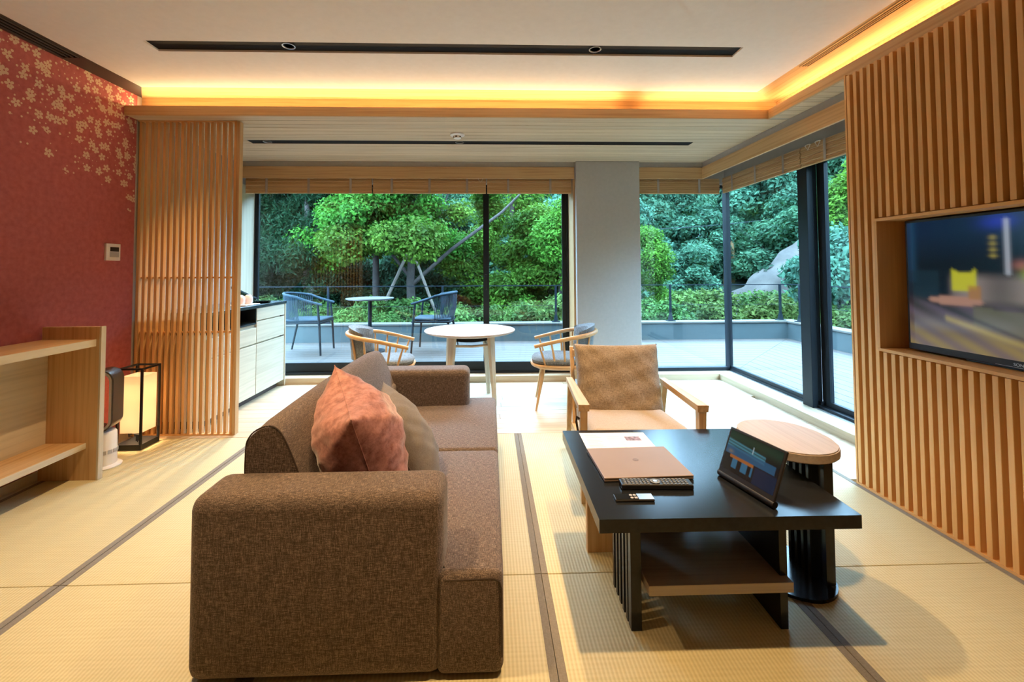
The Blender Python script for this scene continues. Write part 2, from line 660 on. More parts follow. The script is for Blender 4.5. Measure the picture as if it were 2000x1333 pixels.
def cushion(w, h, t, n=22, pinch=0.10, seed=1, wrinkle=0.006, power=0.42, ex=4.0):
    """soft cushion: w along X, h along Y, thickness t along Z, seam in the z = 0 plane"""
    rr = np.random.RandomState(seed)
    ph = rr.rand(8) * 6.28
    bm = bmesh.new()
    top, bot = {}, {}
    for i in range(n + 1):
        for j in range(n + 1):
            u, v = -1 + 2 * i / n, -1 + 2 * j / n
            u, v = math.sin(u * PI / 2) * 0.6 + u * 0.4, math.sin(v * PI / 2) * 0.6 + v * 0.4
            x = u * w / 2 * (1 - pinch * (1 - v * v) * abs(u) ** 3 * 0.0 - pinch * (1 - abs(v) ** 2.0) * abs(u) ** 4)
            y = v * h / 2 * (1 - pinch * (1 - abs(u) ** 2.0) * abs(v) ** 4)
            k = max(0.0, (1 - abs(u) ** ex) * (1 - abs(v) ** ex)) ** power
            wr = wrinkle * (math.sin(9 * u + 5 * v + ph[0]) + math.sin(13 * v - 4 * u + ph[1]) + math.sin(17 * (u + v) + ph[2])) * (1 - k * 0.5) * (k > 0)
            edge = i in (0, n) or j in (0, n)
            a = bm.verts.new((x, y, 0 if edge else t / 2 * k + wr * k))
            top[i, j] = a
            bot[i, j] = a if edge else bm.verts.new((x, y, -t / 2 * k + wr * k))
    for i in range(n):
        for j in range(n):
            bm.faces.new((top[i, j], top[i + 1, j], top[i + 1, j + 1], top[i, j + 1]))
            bm.faces.new((bot[i, j], bot[i, j + 1], bot[i + 1, j + 1], bot[i + 1, j]))
    return bm


def cushion_mesh(name, mat, *a, **k):
    mb = MB()
    mb.bm.free()
    mb.bm = cushion(*a, **k)
    return mb.mesh(name, mat, smooth=True)


def seam_points(w, h, pinch=0.10, n=22):
    pts = []
    for s in range(4):
        for k in range(n):
            q = -1 + 2 * k / n
            u, v = [(q, -1), (1, q), (-q, 1), (-1, -q)][s]
            u, v = math.sin(u * PI / 2) * 0.6 + u * 0.4, math.sin(v * PI / 2) * 0.6 + v * 0.4
            pts.append((u * w / 2 * (1 - pinch * (1 - v * v) * abs(u) ** 4), v * h / 2 * (1 - pinch * (1 - u * u) * abs(v) ** 4), 0))
    pts.append(pts[0])
    return pts

# ------------------------------------------------------------------ floor
floor = struct('floor', MB().box((-2.6, -1.6, -0.14), (2.62, 4.8, -0.03)), 'soil')
floor.data.materials[0] = M['taupe']
GX = [-2.52, -1.613, -0.710, 0.193, 1.096, 1.999]
GY = [-1.156, 0.281, 1.718, 3.155]
_w, _l = 0.903, 1.437
mat_me = MB().box((-_w / 2 + 0.022, -_l / 2 + 0.0015, -0.03), (_w / 2 - 0.022, _l / 2 - 0.0015, 0.0), 0.0015, 1).mesh('tatami_mat', 'tatami')
heri_me = MB().box((-0.0125, -_l / 2 + 0.0012, -0.03), (0.0125, _l / 2 - 0.0012, 0.0016), 0.001, 1).mesh('border', 'heri')
for iy in range(3):
    for ix in range(5):
        cx, cyy = (GX[ix] + GX[ix + 1]) / 2, (GY[iy] + GY[iy + 1]) / 2
        t_ = inst('tatami_mat', mat_me, floor, (cx, cyy, 0))
        for s in (-1, 1):
            inst('border', heri_me, t_, (s * (_w / 2 - 0.0135), 0, 0))
for ix in range(5):      # the row that runs under the back wall
    t_ = inst('tatami_mat', MB().box((-_w / 2 + 0.022, -0.22, -0.03), (_w / 2 - 0.022, 0.2185, 0.0)).mesh('tatami_mat', 'tatami'), floor, ((GX[ix] + GX[ix + 1]) / 2, -1.377, 0))
tag(MB().box((-2.56, -1.6, -0.03), (-2.521, 3.155, 0.0)).build('floor_edge', 'pale_Y', floor))
tag(MB().box((2.0, -1.6, -0.03), (2.06, 2.36, 0.0)).build('floor_edge', 'hinoki_Y', floor))
rows = 14
y0, y1 = 3.157, 4.575
bw = (y1 - y0) / rows
for r_ in range(rows):
    x = -2.56 - rnd.random() * 0.9
    while x < 2.43:
        L_ = 1.35
        a, b = max(x, -2.56), min(x + L_, 2.425)
        if b - a > 0.05:
            MB().box((a + 0.0008, y0 + r_ * bw + 0.0008, -0.03), (b - 0.0008, y0 + (r_ + 1) * bw - 0.0008, 0.0), 0.0012, 1).build('floor_board', 'floor_X', floor)
        x += L_
for k in range(8):       # strip of boards along the side window
    a = 2.30 + k * 0.107
    MB().box((2.002 if a > 2.36 else 2.062, a + 0.0008, -0.03), (2.425, min(a + 0.107, 3.155) - 0.0008, 0.0), 0.0012, 1).build('floor_board', 'floor_X', floor)

# window sills (raised step in front of the glass)
struct('trim_1', MB().box((-2.56, 4.575, -0.03), (2.62, 4.70, 0.062), 0.003, 1), 'floor_X')
struct('trim_2', MB().box((2.42, 2.30, -0.03), (2.62, 4.574, 0.062), 0.003, 1), 'floor_Y')

# ------------------------------------------------------------------ walls
wl = struct('wall_left', MB().box((-2.70, -1.6, -0.03), (-2.56, 3.20, 2.5)), 'blossom')
struct('wall_kitchen', MB().box((-2.70, 3.201, -0.03), (-2.56, 4.85, 2.5)), 'taupe')
struct('wall_back', MB().box((-2.70, -1.74, -0.03), (2.25, -1.6, 2.5)), 'taupe')
struct('baseboard_left', MB().box((-2.56, -1.6, 0.0), (-2.548, 3.19, 0.05), 0.001, 1), 'pale_Y')

NY0, NY1, NZ0, NZ1 = 1.02, 2.19, 0.762, 1.420     # television niche
mb = MB()
PX = 2.036
mb.box((PX, -1.6, -0.03), (2.20, NY0, 2.29))
mb.box((PX, NY1, -0.03), (2.20, 2.355, 2.29))
mb.box((PX, NY0, -0.03), (2.20, NY1, NZ0))
mb.box((PX, NY0, NZ1), (2.20, NY1, 2.29))
mb.box((2.165, NY0, NZ0), (2.20, NY1, NZ1))
wr = struct('wall_right', mb, 'slat_Z')
pitch = 0.0437
_full = MB().box((2.0, -0.0108, 0.012), (2.0355, 0.0108, 2.252), 0.0012, 1).mesh('slat', 'slat_Z')
_up = MB().box((2.0, -0.0108, NZ1 + 0.0155), (2.0355, 0.0108, 2.252), 0.0012, 1).mesh('slat', 'slat_Z')
_dn = MB().box((2.0, -0.0108, 0.012), (2.0355, 0.0108, NZ0 - 0.0155), 0.0012, 1).mesh('slat', 'slat_Z')
y = 2.340
while y > -0.6:
    if NY0 - 0.012 < y < NY1 + 0.012:
        inst('slat', _up, wr, (0, y, 0))
        inst('slat', _dn, wr, (0, y, 0))
    else:
        inst('slat', _full, wr, (0, y, 0))
    y -= pitch
for nm, a, b in (('niche_sill', (1.996, NY0 - 0.012, NZ0 - 0.012), (2.164, NY1 + 0.012, NZ0 + 0.003)), ('niche_head', (1.996, NY0 - 0.012, NZ1 - 0.003), (2.164, NY1 + 0.012, NZ1 + 0.012)),
                 ('niche_side', (1.996, NY1 - 0.004, NZ0 + 0.0031), (2.164, NY1 + 0.0118, NZ1 - 0.0031)), ('niche_side', (1.996, NY0 - 0.0118, NZ0 + 0.0031), (2.164, NY0 + 0.004, NZ1 - 0.0031))):
    MB().box(a, b, 0.001, 1).build(nm, 'slat_Y' if 'side' not in nm else 'slat_Z', wr)
MB().box((1.998, -0.6, 0.0), (2.036, 2.355, 0.012)).build('bottom_rail', 'slat_Y', wr)
MB().box((2.0, 2.3555, 0.0), (2.20, 2.366, 2.262)).build('end_board', 'slat_Z', wr)

# ------------------------------------------------------------------ ceiling, cove, soffit
HC = 2.45
SX0, SX1 = -1.921, 1.465
slots = [(1.08, 1.20), (2.422, 2.542)]
mb = MB()
ycur = -1.6
for a, b in slots:
    mb.box((-2.415, ycur, HC), (1.934, a, HC + 0.05))
    mb.box((-2.415, a, HC), (SX0, b, HC + 0.05))
    mb.box((SX1, a, HC), (1.934, b, HC + 0.05))
    ycur = b
mb.box((-2.415, ycur, HC), (1.934, 3.05, HC + 0.05))
struct('ceiling', mb, 'ceiling')
struct('roof_slab', MB().box((-2.75, -1.75, 2.501), (2.72, 4.92, 2.7)), 'taupe')
struct('trim_3', MB().prism([(-2.56, -1.6), (-2.415, -1.6), (-2.415, 3.05), (-2.56, 3.24)], HC - 0.002, HC + 0.05), 'darkstrip')
struct('trim_4', MB().prism([(-2.415, 3.05), (1.934, 3.05), (2.2, 3.24), (-2.56, 3.24)], HC, HC + 0.05), 'hinoki_X')
struct('trim_5', MB().prism([(1.934, -1.6), (2.2, -1.6), (2.2, 3.24), (1.934, 3.05)], HC, HC + 0.05), 'hinoki_Y')
struct('trim_6', MB().box((-2.56, 3.088, 2.268), (2.055, 3.108, 2.335), 0.001, 1), 'hinoki_X')
struct('trim_7', MB().box((2.035, -1.6, 2.266), (2.055, 3.087, 2.335), 0.001, 1), 'hinoki_Y')
mb = MB().box((-2.56, 3.24, 2.285), (2.201, 3.26, HC + 0.05))
mb.box((2.2005, -1.6, 2.291), (2.22, 3.24, HC + 0.05))
struct('trim_8', mb, 'hinoki_X')
mb = MB().box((-2.56, 3.108, 2.272), (2.2, 3.24, 2.285))
mb.box((2.055, 2.367, 2.272), (2.2, 3.108, 2.285))
mb.box((-2.56, 3.26, 2.292), (2.2, 4.44, 2.30))
struct('ceiling_soffit', mb, 'taupe')
SY0, SY1 = 3.692, 3.786
TX0, TX1 = -2.045, 1.765
def soffit_board(xa, ya, xb, yb):
    MB().box((xa, ya + 0.0022, 2.270), (xb, yb - 0.0022, 2.292), 0.003, 1).build('ceiling_board', 'soffit_X', soffit)
soffit = struct_root('ceiling_lower')
n1 = 7
for k in range(n1):
    a, b = 3.109 + (SY0 - 3.109) * k / n1, 3.109 + (SY0 - 3.109) * (k + 1) / n1
    soffit_board(-2.56, a, 2.2, b)
soffit_board(-2.56, SY0, TX0, SY1)
soffit_board(TX1, SY0, 2.2, SY1)
for k in range(8):
    a, b = SY1 + (4.41 - SY1) * k / 8, SY1 + (4.41 - SY1) * (k + 1) / 8
    soffit_board(-2.56, a, 2.2, b)
for k in range(9):
    a, b = 2.37 + 0.0798 * k, 2.37 + 0.0798 * (k + 1)
    soffit_board(2.057, a, 2.2, min(b, 3.087))

# header boxes over the windows: grey drop, hinoki curtain box
struct('trim_9', MB().box((-2.56, 4.411, 2.216), (2.2, 4.43, 2.30)), 'pillar')
struct('trim_10', MB().box((2.201, 2.30, 2.216), (2.22, 4.43, 2.291)), 'pillar')
mb = MB().box((-2.56, 4.395, 2.098), (0.862, 4.415, 2.2155), 0.001, 1)
mb.box((1.524, 4.395, 2.098), (2.186, 4.415, 2.2155), 0.001, 1)
struct('trim_11', mb, 'hinoki_X')
struct('trim_12', MB().box((2.186, 2.30, 2.098), (2.206, 4.415, 2.2155), 0.001, 1), 'hinoki_Y')
mb = MB().box((-2.56, 4.62, 2.09), (2.75, 4.85, 2.5))
mb.box((2.54, -1.6, 2.09), (2.75, 4.62, 2.5))
mb.box((2.221, -1.6, -0.14), (2.74, 2.29, 2.5))
mb.box((2.221, 2.29, 2.30), (2.54, 4.62, 2.5))
mb.box((-2.56, 4.4305, 2.30), (2.22, 4.62, 2.5))
struct('wall_outer', mb, 'taupe')

struct('wall_pillar', MB().box((0.872, 4.36, -0.03), (1.522, 4.82, 2.2695), 0.004, 1), 'pillar')
struct('trim_13', MB().box((0.852, 4.42, 0.062), (0.8715, 4.70, 2.097)), 'hinoki_Z')
struct('trim_14', MB().box((-2.559, 4.43, 0.063), (-2.530, 4.737, 2.059)), 'pale_Z')

# ------------------------------------------------------------------ windows
GYW = 4.735


def pane(parent, a, b):
    MB().box(a, b).build('glass_pane', 'glass', parent)


w1 = struct_root('window_1')
mb = MB().box((-2.53, 4.70, 0.055), (0.858, 4.78, 0.085))
mb.box((-2.56, 4.70, 2.06), (0.858, 4.78, 2.10))
mb.box((-2.545, 4.738, 0.085), (-2.513, 4.78, 2.06))
mb.box((0.828, 4.70, 0.085), (0.858, 4.78, 2.06))
mb.build('window_frame', 'frame', w1)
sl = MB().box((-2.5125, 4.745, 0.086), (-0.012, 4.775, 0.18)).box((-2.512, 4.745, 2.01), (-0.012, 4.775, 2.059)).box((-2.512, 4.745, 0.181), (-2.49, 4.775, 2.009)).box((-0.07, 4.745, 0.181), (-0.012, 4.775, 2.009)).build('sash', 'frame', w1)
pane(sl, (-2.489, 4.756, 0.181), (-0.071, 4.762, 2.009))
sr = MB().box((-0.075, 4.705, 0.086), (0.827, 4.735, 0.18)).box((-0.075, 4.705, 2.01), (0.827, 4.735, 2.059)).box((-0.075, 4.705, 0.181), (-0.017, 4.735, 2.009)).box((0.782, 4.705, 0.181), (0.827, 4.735, 2.009)).build('sash', 'frame', w1)
pane(sr, (-0.016, 4.716, 0.181), (0.781, 4.722, 2.009))
MB().box((-0.060, 4.685, 0.95), (-0.036, 4.705, 1.12), 0.004).build('handle', 'blackmetal', sr)
w2 = struct_root('window_2')
mb = MB().box((1.523, 4.70, 0.055), (2.60, 4.78, 0.098)).box((1.523, 4.70, 2.06), (2.60, 4.78, 2.10)).box((1.523, 4.70, 0.098), (1.545, 4.78, 2.06))
mb.build('window_frame', 'frame', w2)
pane(w2, (1.546, 4.735, 0.099), (2.595, 4.741, 2.059))
MB().box((2.60, 4.70, 0.055), (2.640, 4.78, 2.10)).build('corner_post', 'frame', w2)
w3 = struct_root('window_3')
mb = MB().box((2.60, 2.30, 0.055), (2.68, 4.699, 0.085)).box((2.60, 2.30, 2.06), (2.68, 4.699, 2.10))
mb.build('window_frame', 'frame', w3)
s1 = MB().box((2.612, 3.40, 0.086), (2.642, 4.69, 0.115)).box((2.612, 3.40, 2.02), (2.642, 4.69, 2.059)).box((2.606, 3.43, 0.115), (2.645, 3.53, 2.02)).build('sash', 'frame', w3)
pane(s1, (2.624, 3.531, 0.116), (2.630, 4.695, 2.019))
s2 = MB().box((2.648, 2.31, 0.086), (2.676, 3.43, 0.125)).box((2.648, 2.31, 2.02), (2.676, 3.43, 2.059)).box((2.646, 3.35, 0.125), (2.678, 3.43, 2.02)).build('sash', 'frame', w3)
pane(s2, (2.660, 2.31, 0.126), (2.666, 3.349, 2.019))
MB().box((2.560, 3.425, 0.062), (2.607, 3.535, 2.095), 0.002, 1).build('mullion', 'frame', w3)
for k in range(5):
    MB().box((2.570 + k * 0.006, 2.31, 0.0625), (2.573 + k * 0.006, 3.42, 0.066)).build('track_rib', 'silver', w3)
for k in range(3):
    MB().box((2.582 + k * 0.006, 3.54, 0.0625), (2.585 + k * 0.006, 4.69, 0.066)).build('track_rib', 'silver', w3)


# blinds rolled up under the curtain boxes
def blind(name, label, along, a, b, pos, z0=1.955, z1=2.115, cords=(), slats=11):
    """woven wood blind drawn up: slats stacked, each lath a part"""
    t = thing(name, label, 'blind', ((a + b) / 2, pos, z0) if along == 'X' else (pos, (a + b) / 2, z0))
    L_ = (b - a) / 2 - 0.004
    h = (z1 - z0) / slats
    for k in range(slats):
        dz = k * h
        off = 0.004 * math.sin(k * 2.1)
        bx = ((-L_, -0.012 + off, dz), (L_, 0.012 + off, dz + h - 0.0018)) if along == 'X' else ((-0.012 + off, -L_, dz), (0.012 + off, L_, dz + h - 0.0018))
        MB().box(*bx, 0.0015, 1).build('lath', 'hinoki_' + along, t)
    n = max(2, int((b - a) / 0.36))
    for k in range(n):
        q = -L_ + (k + 0.5) * 2 * L_ / n
        bx = ((q - 0.012, -0.0175, 0.002), (q + 0.012, -0.0165, z1 - z0)) if along == 'X' else ((-0.0175, q - 0.012, 0.002), (-0.0165, q + 0.012, z1 - z0))
        MB().box(*bx).build('tape', 'ash_Z', t)
    for q in cords:
        pts = []
        for i in range(15):
            th = i / 14 * 2 * PI * 1.5
            r_ = 0.022 + 0.006 * math.sin(3 * th)
            dx, dz = r_ * math.cos(th) + 0.004 * i / 14, 0.02 + r_ * math.sin(th) * 0.9
            pts.append((q + dx, -0.024 - 0.003 * math.sin(th * 2), 0.12 + dz) if along == 'X' else (-0.024 - 0.003 * math.sin(th * 2), q + dx, 0.12 + dz))
        MB().tube(pts, 0.0022, 5).build('cord', 'cord', t, smooth=True)
    return t


blind('roller_blind', 'woven wood blind above the wide window, section nearest the slatted screen', 'X', -2.48, -1.206, 4.47)
blind('roller_blind', 'woven wood blind above the wide window, middle section', 'X', -1.200, -0.040, 4.47, cords=(0.52,))
blind('roller_blind', 'woven wood blind above the wide window, section against the grey pillar', 'X', -0.034, 0.845, 4.47)
blind('roller_blind', 'short woven wood blind between the grey pillar and the window corner', 'X', 1.530, 2.405, 4.47)
blind('roller_blind', 'woven wood blind along the side window, section at the corner', 'Y', 3.30, 4.445, 2.432)
blind('roller_blind', 'woven wood blind along the side window, section beside the slatted wall, with knotted cord', 'Y', 2.30, 3.295, 2.432, cords=(0.40, 0.30))


# ------------------------------------------------------------------ recessed light slots with downlights
def downlight(parent, loc, power, size=76, energy=True, r=0.036, tilt=(0, 0, 0)):
    d = MB().lathe([(r, 0.0), (r, -0.004), (r * 0.86, -0.004), (r * 0.80, 0.002)], 24).build('downlight', 'silver', parent, True, loc)
    MB().lathe([(r * 0.80, 0.0), (r * 0.5, 0.020), (0.0, 0.022)], 20).build('reflector', 'lens', d, True)
    MB().lathe([(r * 0.42, 0.012), (r * 0.42, 0.018), (0, 0.0185)], 16).build('bulb', 'bulb', d, True)
    ld = bpy.data.lights.new('downlight_lamp', 'SPOT')
    ld.energy, ld.color = power, WARM
    ld.spot_size, ld.spot_blend = math.radians(size), 1.0
    ld.shadow_soft_size = 0.022
    lo = bpy.data.objects.new('downlight_lamp', ld)
    C.objects.link(lo)
    lo.location = (0, 0, -0.012)
    lo.rotation_euler = tilt
    lo.parent = d
    return d


def light_slot(label, x0, x1, y0, y1, z, lights, power, size, lip, lipmat):
    t = thing('light_slot', label, 'ceiling light', ((x0 + x1) / 2, (y0 + y1) / 2, z))
    hx, hy = (x1 - x0) / 2, (y1 - y0) / 2
    MB().box((-hx, -hy, 0.0), (hx, hy, 0.012)).build('channel', 'black_slot', t)
    mb = MB().box((-hx, hy - 0.002, -lip), (hx, hy - 0.0002, 0.0)).box((-hx, -hy + 0.0002, -lip), (hx, -hy + 0.002, 0.0))
    mb.box((-hx, -hy + 0.002, -lip), (-hx + 0.002, hy - 0.002, 0.0)).box((hx - 0.002, -hy + 0.002, -lip), (hx, hy - 0.002, 0.0))
    mb.build('lip', lipmat, t)
    for lx in lights:
        downlight(t, (lx - (x0 + x1) / 2, 0, -0.001), power, size)
    return t


light_slot('long black light slot in the white ceiling with two round downlights', SX0, SX1, 2.422, 2.542, HC + 0.011, (-1.149, 0.616), P_SPOT, 92, 0.0105, 'ceiling')
light_slot('black light slot in the white ceiling above the near end of the sofa', SX0, SX1, 1.08, 1.20, HC + 0.011, (-1.149, 0.616), P_SPOT, 92, 0.0105, 'ceiling')
light_slot('thin black light slot in the lower board ceiling near the windows', TX0, TX1, SY0, SY1, 2.2745, (-1.899, -0.262), P_SOFFIT, 100, 0.004, 'black_slot')

def cove(label, along, a, b, pos, z=2.330):
    t = thing('cove_light', label, 'cove light', ((a + b) / 2, pos, z) if along == 'X' else (pos, (a + b) / 2, z))
    L_ = (b - a) / 2
    if along == 'X':
        MB().box((-L_, -0.008, 0), (L_, 0.008, 0.006)).build('led_strip', 'led', t)
        MB().box((-L_, -0.010, -0.044), (L_, 0.010, -0.0005)).build('carrier', 'ceiling', t)
        area_light('cove_lamp', (0, 0, 0.010), 2 * L_, 0.03, P_COVE * 2 * L_, COVE, (PI + math.radians(38), 0, 0), t)
    else:
        MB().box((-0.008, -L_, 0), (0.008, L_, 0.006)).build('led_strip', 'led', t)
        MB().box((-0.010, -L_, -0.038), (0.010, L_, -0.0005)).build('carrier', 'ceiling', t)
        area_light('cove_lamp', (0, 0, 0.010), 0.03, 2 * L_, P_COVE * 2 * L_, COVE, (PI, math.radians(38), 0), t)


cove('warm strip light hidden in the cove above the slatted screen', 'X', -2.53, 0.98, 3.185)
cove('short warm strip light hidden in the far corner of the cove', 'X', 1.14, 2.08, 3.185)
cove('warm strip light hidden in the cove above the slatted wall', 'Y', -1.5, 3.12, 2.15)

# air vents
v_ = thing('air_vent', 'slim slotted air vent in the wooden cove ledge above the slatted wall', 'vent', (1.985, 1.75, HC))
MB().box((-0.030, -0.9, -0.004), (-0.020, 0.9, 0.0)).box((0.020, -0.9, -0.004), (0.030, 0.9, 0.0)).box((-0.020, 0.892, -0.004), (0.020, 0.9, 0.0)).box((-0.020, -0.9, -0.004), (0.020, -0.892, 0.0)).build('frame', 'hinoki_Y', v_)
MB().box((-0.0199, -0.8919, -0.001), (0.0199, 0.8919, -0.0002)).build('opening', 'darkstrip', v_)
for q in (-0.007, 0.007):
    MB().box((q - 0.003, -0.8915, -0.004), (q + 0.003, 0.8915, -0.001)).build('vane', 'hinoki_Y', v_)
v_ = thing('air_vent', 'dark slotted air vent at the top of the blossom wall', 'vent', (-2.484, 1.70, HC - 0.002))
MB().box((-0.048, -0.92, -0.0012), (0.048, 0.92, 0.0)).build('backing', 'black', v_)
for q in (-0.045, -0.015, 0.015, 0.045):
    MB().box((q - 0.003, -0.92, -0.007), (q + 0.003, 0.92, -0.0012)).build('vane', 'darkstrip', v_)
for q in (-0.917, 0.917):
    MB().box((-0.048, q - 0.003, -0.007), (0.048, q + 0.003, -0.0012)).build('end_bar', 'darkstrip', v_)

s_ = thing('smoke_detector', 'round white smoke detector on the lower board ceiling', 'detector', (-0.263, 3.50, 2.270))
MB().lathe([(0.058, 0.0), (0.058, -0.010), (0.050, -0.014), (0.0, -0.014)], 28).build('base', 'white', s_, True)
MB().lathe([(0.034, -0.014), (0.030, -0.034), (0.0, -0.036)], 24).build('sensor', 'white', s_, True)
for k in range(6):
    th = k * PI / 3 + 0.3
    MB().box((-0.007, -0.0012, -0.006), (0.007, 0.0012, 0.004)).build('slit', 'satinblack', s_, loc=(0.0325 * math.cos(th), 0.0325 * math.sin(th), -0.024)).rotation_euler = (0, 0, th + PI / 2)

# ------------------------------------------------------------------ slatted screen
SCY = 3.227
scr = thing('slatted_screen', 'tall wooden slatted screen between the blossom wall and the kitchen cabinet', 'screen', (-2.20, SCY, 0))
sme = MB().box((-0.0095, -0.015, 0.008), (0.0095, 0.015, 2.262), 0.001, 1).mesh('slat', 'slat_Z')
for k in range(17):
    inst('slat', sme, scr, (-0.340 + k * 0.0424, 0.0, 0))
MB().box((0.352, -0.024, 0.0), (0.374, 0.021, 2.266), 0.001, 1).build('end_post', 'hinoki_Z', scr)
for z in (1.118, 0.724):
    MB().box((-0.355, 0.004, z), (0.352, 0.0165, z + 0.012)).build('rail', 'slat_X', scr)
MB().box((-0.356, -0.021, 0.0), (0.352, 0.021, 0.0078)).build('bottom_rail', 'slat_X', scr)
MB().box((-0.356, -0.02, 2.2625), (0.352, 0.02, 2.2695)).build('top_rail', 'slat_X', scr)

# ------------------------------------------------------------------ kitchen cabinet and counter
kc = thing('kitchen_cabinet', 'pale oak kitchen cabinet with drawers and an open black niche', 'cabinet', (-2.10, 0, 0))
MB().box((-0.45, 3.32, 0.06), (-0.018, 4.54, 0.69)).box((-0.45, 3.995, 0.691), (-0.018, 4.54, 0.832)).build('body', 'pale_Y', kc)
MB().box((-0.45, 3.34, 0.0), (-0.06, 4.50, 0.059)).build('plinth', 'darkstrip', kc)
def front(nm, y0_, y1_, z0_, z1_, pull=True):
    f_ = MB().box((-0.017, y0_, z0_), (0.0, y1_, z1_), 0.0008, 1).build(nm, 'pale_Y', kc)
    if pull:
        MB().box((-0.016, y1_ - 0.06, z1_ + 0.0005), (-0.002, y1_ - 0.005, z1_ + 0.010)).build('finger_pull', 'brown_shoe', f_)
front('drawer', 3.998, 4.52, 0.722, 0.83, False)
front('drawer', 3.998, 4.52, 0.522, 0.71)
front('door', 3.998, 4.52, 0.065, 0.508)
front('drawer', 3.33, 3.990, 0.522, 0.66, False)
front('door', 3.33, 3.990, 0.065, 0.508, False)
MB().box((-0.45, 4.5405, 0.0), (0.0, 4.556, 0.832)).build('side_panel', 'pale_Z', kc)
nb = MB().box((-0.44, 3.33, 0.691), (0.0, 3.990, 0.705)).box((-0.44, 3.33, 0.7055), (-0.43, 3.990, 0.832)).box((-0.43, 3.98, 0.7055), (-0.001, 3.990, 0.832)).box((-0.43, 3.33, 0.7055), (-0.001, 3.34, 0.832)).build('niche_lining', 'counter', kc)
ct = tag(MB().box((-0.452, 3.30, 0.0), (0.006, 4.56, 0.028), 0.002, 1).build('countertop', 'counter', None, loc=(-2.10, 0, 0.833)), 'dark stone countertop on the pale kitchen cabinet', 'countertop')
CZ = 0.8612
def cup(x, y, label):
    t = thing('cup', label, 'cup', (x, y, CZ + 0.0065), group=None)
    MB().lathe([(0.030, 0.0), (0.036, 0.02), (0.037, 0.05), (0.030, 0.072), (0.014, 0.083), (0.0, 0.085)], 24).build('bowl', 'cup', t, True)
    MB().lathe([(0.026, -0.0005), (0.026, 0.0)], 24).build('foot', 'white', t, True)
cup(-2.240, 3.985, 'pale pink upturned cup on white tray, the one nearer the slatted screen')
cup(-2.215, 4.065, 'pale pink upturned cup on white tray, the one nearer the window')
tag(MB().box((-0.08, -0.12, 0.0), (0.08, 0.12, 0.006), 0.003).build('tray', 'white', None, loc=(-2.225, 4.02, CZ)), 'small white tray under two pale pink cups on the counter', 'tray')
bt = thing('serving_tray', 'black curved serving tray leaning at the back of the counter', 'tray', (-2.31, 4.22, CZ))
MB().hexa([(0.0, -0.16, 0.0), (0.02, -0.16, 0.0), (0.02, 0.22, 0.0), (0.0, 0.22, 0.0)], [(-0.05, -0.18, 0.155), (-0.03, -0.18, 0.155), (-0.03, 0.20, 0.03), (-0.05, 0.20, 0.03)]).build('plate', 'glossblack', bt)
MB().tube([(-0.04, -0.18, 0.160), (-0.04, 0.02, 0.098), (-0.03, 0.21, 0.034)], 0.009, 8).build('rim', 'counter', bt, True)
pl = thing('plate_stack', 'dark flat plates stacked on the counter near the window', 'plate', (-2.185, 4.235, CZ))
for k in range(3):
    MB().lathe([(0.05, 0.0), (0.075, 0.004), (0.078, 0.007), (0.0, 0.005)], 28).build('plate', 'glossblack', pl, True, (0.003 * k, 0.002 * k, k * 0.007))

# ------------------------------------------------------------------ low shelf on the blossom wall
sh = thing('wall_shelf', 'open low wooden shelf unit along the blossom wall', 'shelf', (-2.55, 0, 0))
MB().box((0.012, 2.555, 0.0), (0.330, 2.582, 0.858), 0.001, 1).build('end_panel', 'hinoki_Z', sh)
MB().box((0.3302, 2.553, 0.0), (0.342, 2.584, 0.860), 0.001, 1).build('edge_strip', 'pale_Z', sh)
MB().box((0.012, 0.20, 0.75), (0.305, 2.5545, 0.787), 0.001, 1).build('top_shelf', 'hinoki_Y', sh)
MB().box((0.3055, 0.20, 0.749), (0.313, 2.5545, 0.788)).build('edge_strip', 'pale_Y', sh)
MB().box((0.012, 0.20, 0.178), (0.265, 2.5545, 0.207), 0.001, 1).build('lower_shelf', 'hinoki_Y', sh)
MB().box((0.2655, 0.20, 0.177), (0.272, 2.5545, 0.208)).build('edge_strip', 'pale_Y', sh)
MB().box((0.013, 0.20, 0.2075), (0.05, 2.554, 0.7495)).build('back_panel', 'pale_Y', sh)
MB().box((0.012, 0.172, 0.0), (0.330, 0.199, 0.858), 0.001, 1).build('end_panel', 'hinoki_Z', sh)

# thermostat
th_ = thing('thermostat', 'white thermostat panel with dark display on the blossom wall', 'thermostat', (-2.5595, 3.016, 1.302))
MB().box((0, -0.055, -0.057), (0.016, 0.055, 0.057), 0.003).build('body', 'white', th_)
MB().box((0.0162, -0.028, 0.004), (0.0175, 0.040, 0.034)).build('display', 'satinblack', th_)
MB().box((0.0162, -0.030, -0.034), (0.0172, 0.042, 0.002)).build('button_panel', 'lightgrey', th_)
MB().box((0.0162, -0.030, 0.036), (0.018, 0.042, 0.044)).build('cover', 'white', th_)

# bladeless fan heater
fan = thing('fan_heater', 'white bladeless fan heater with smoked oval loop beside the lantern', 'fan', (-2.335, 2.735, 0), math.radians(-74))
MB().lathe([(0.088, 0.0), (0.090, 0.006), (0.080, 0.014), (0.072, 0.016)], 32).build('foot', 'white', fan, True)
MB().lathe([(0.064, 0.0162), (0.064, 0.10), (0.061, 0.20), (0.054, 0.212), (0.0, 0.214)], 32).build('body', 'white', fan, True)
for a_ in range(14):
    th = a_ * 2 * PI / 14
    MB().box((-0.011, -0.001, 0), (0.011, 0.002, 0.022)).build('vent_patch', 'lightgrey', fan, loc=(0.0645 * math.cos(th), 0.0645 * math.sin(th), 0.083)).rotation_euler = (0, 0, th - PI / 2)
MB().lathe([(0.004, 0), (0.004, 0.002)], 12).build('button', 'lightgrey', fan, loc=(0.030, -0.058, 0.165)).rotation_euler = (PI / 2, 0, 0.5)
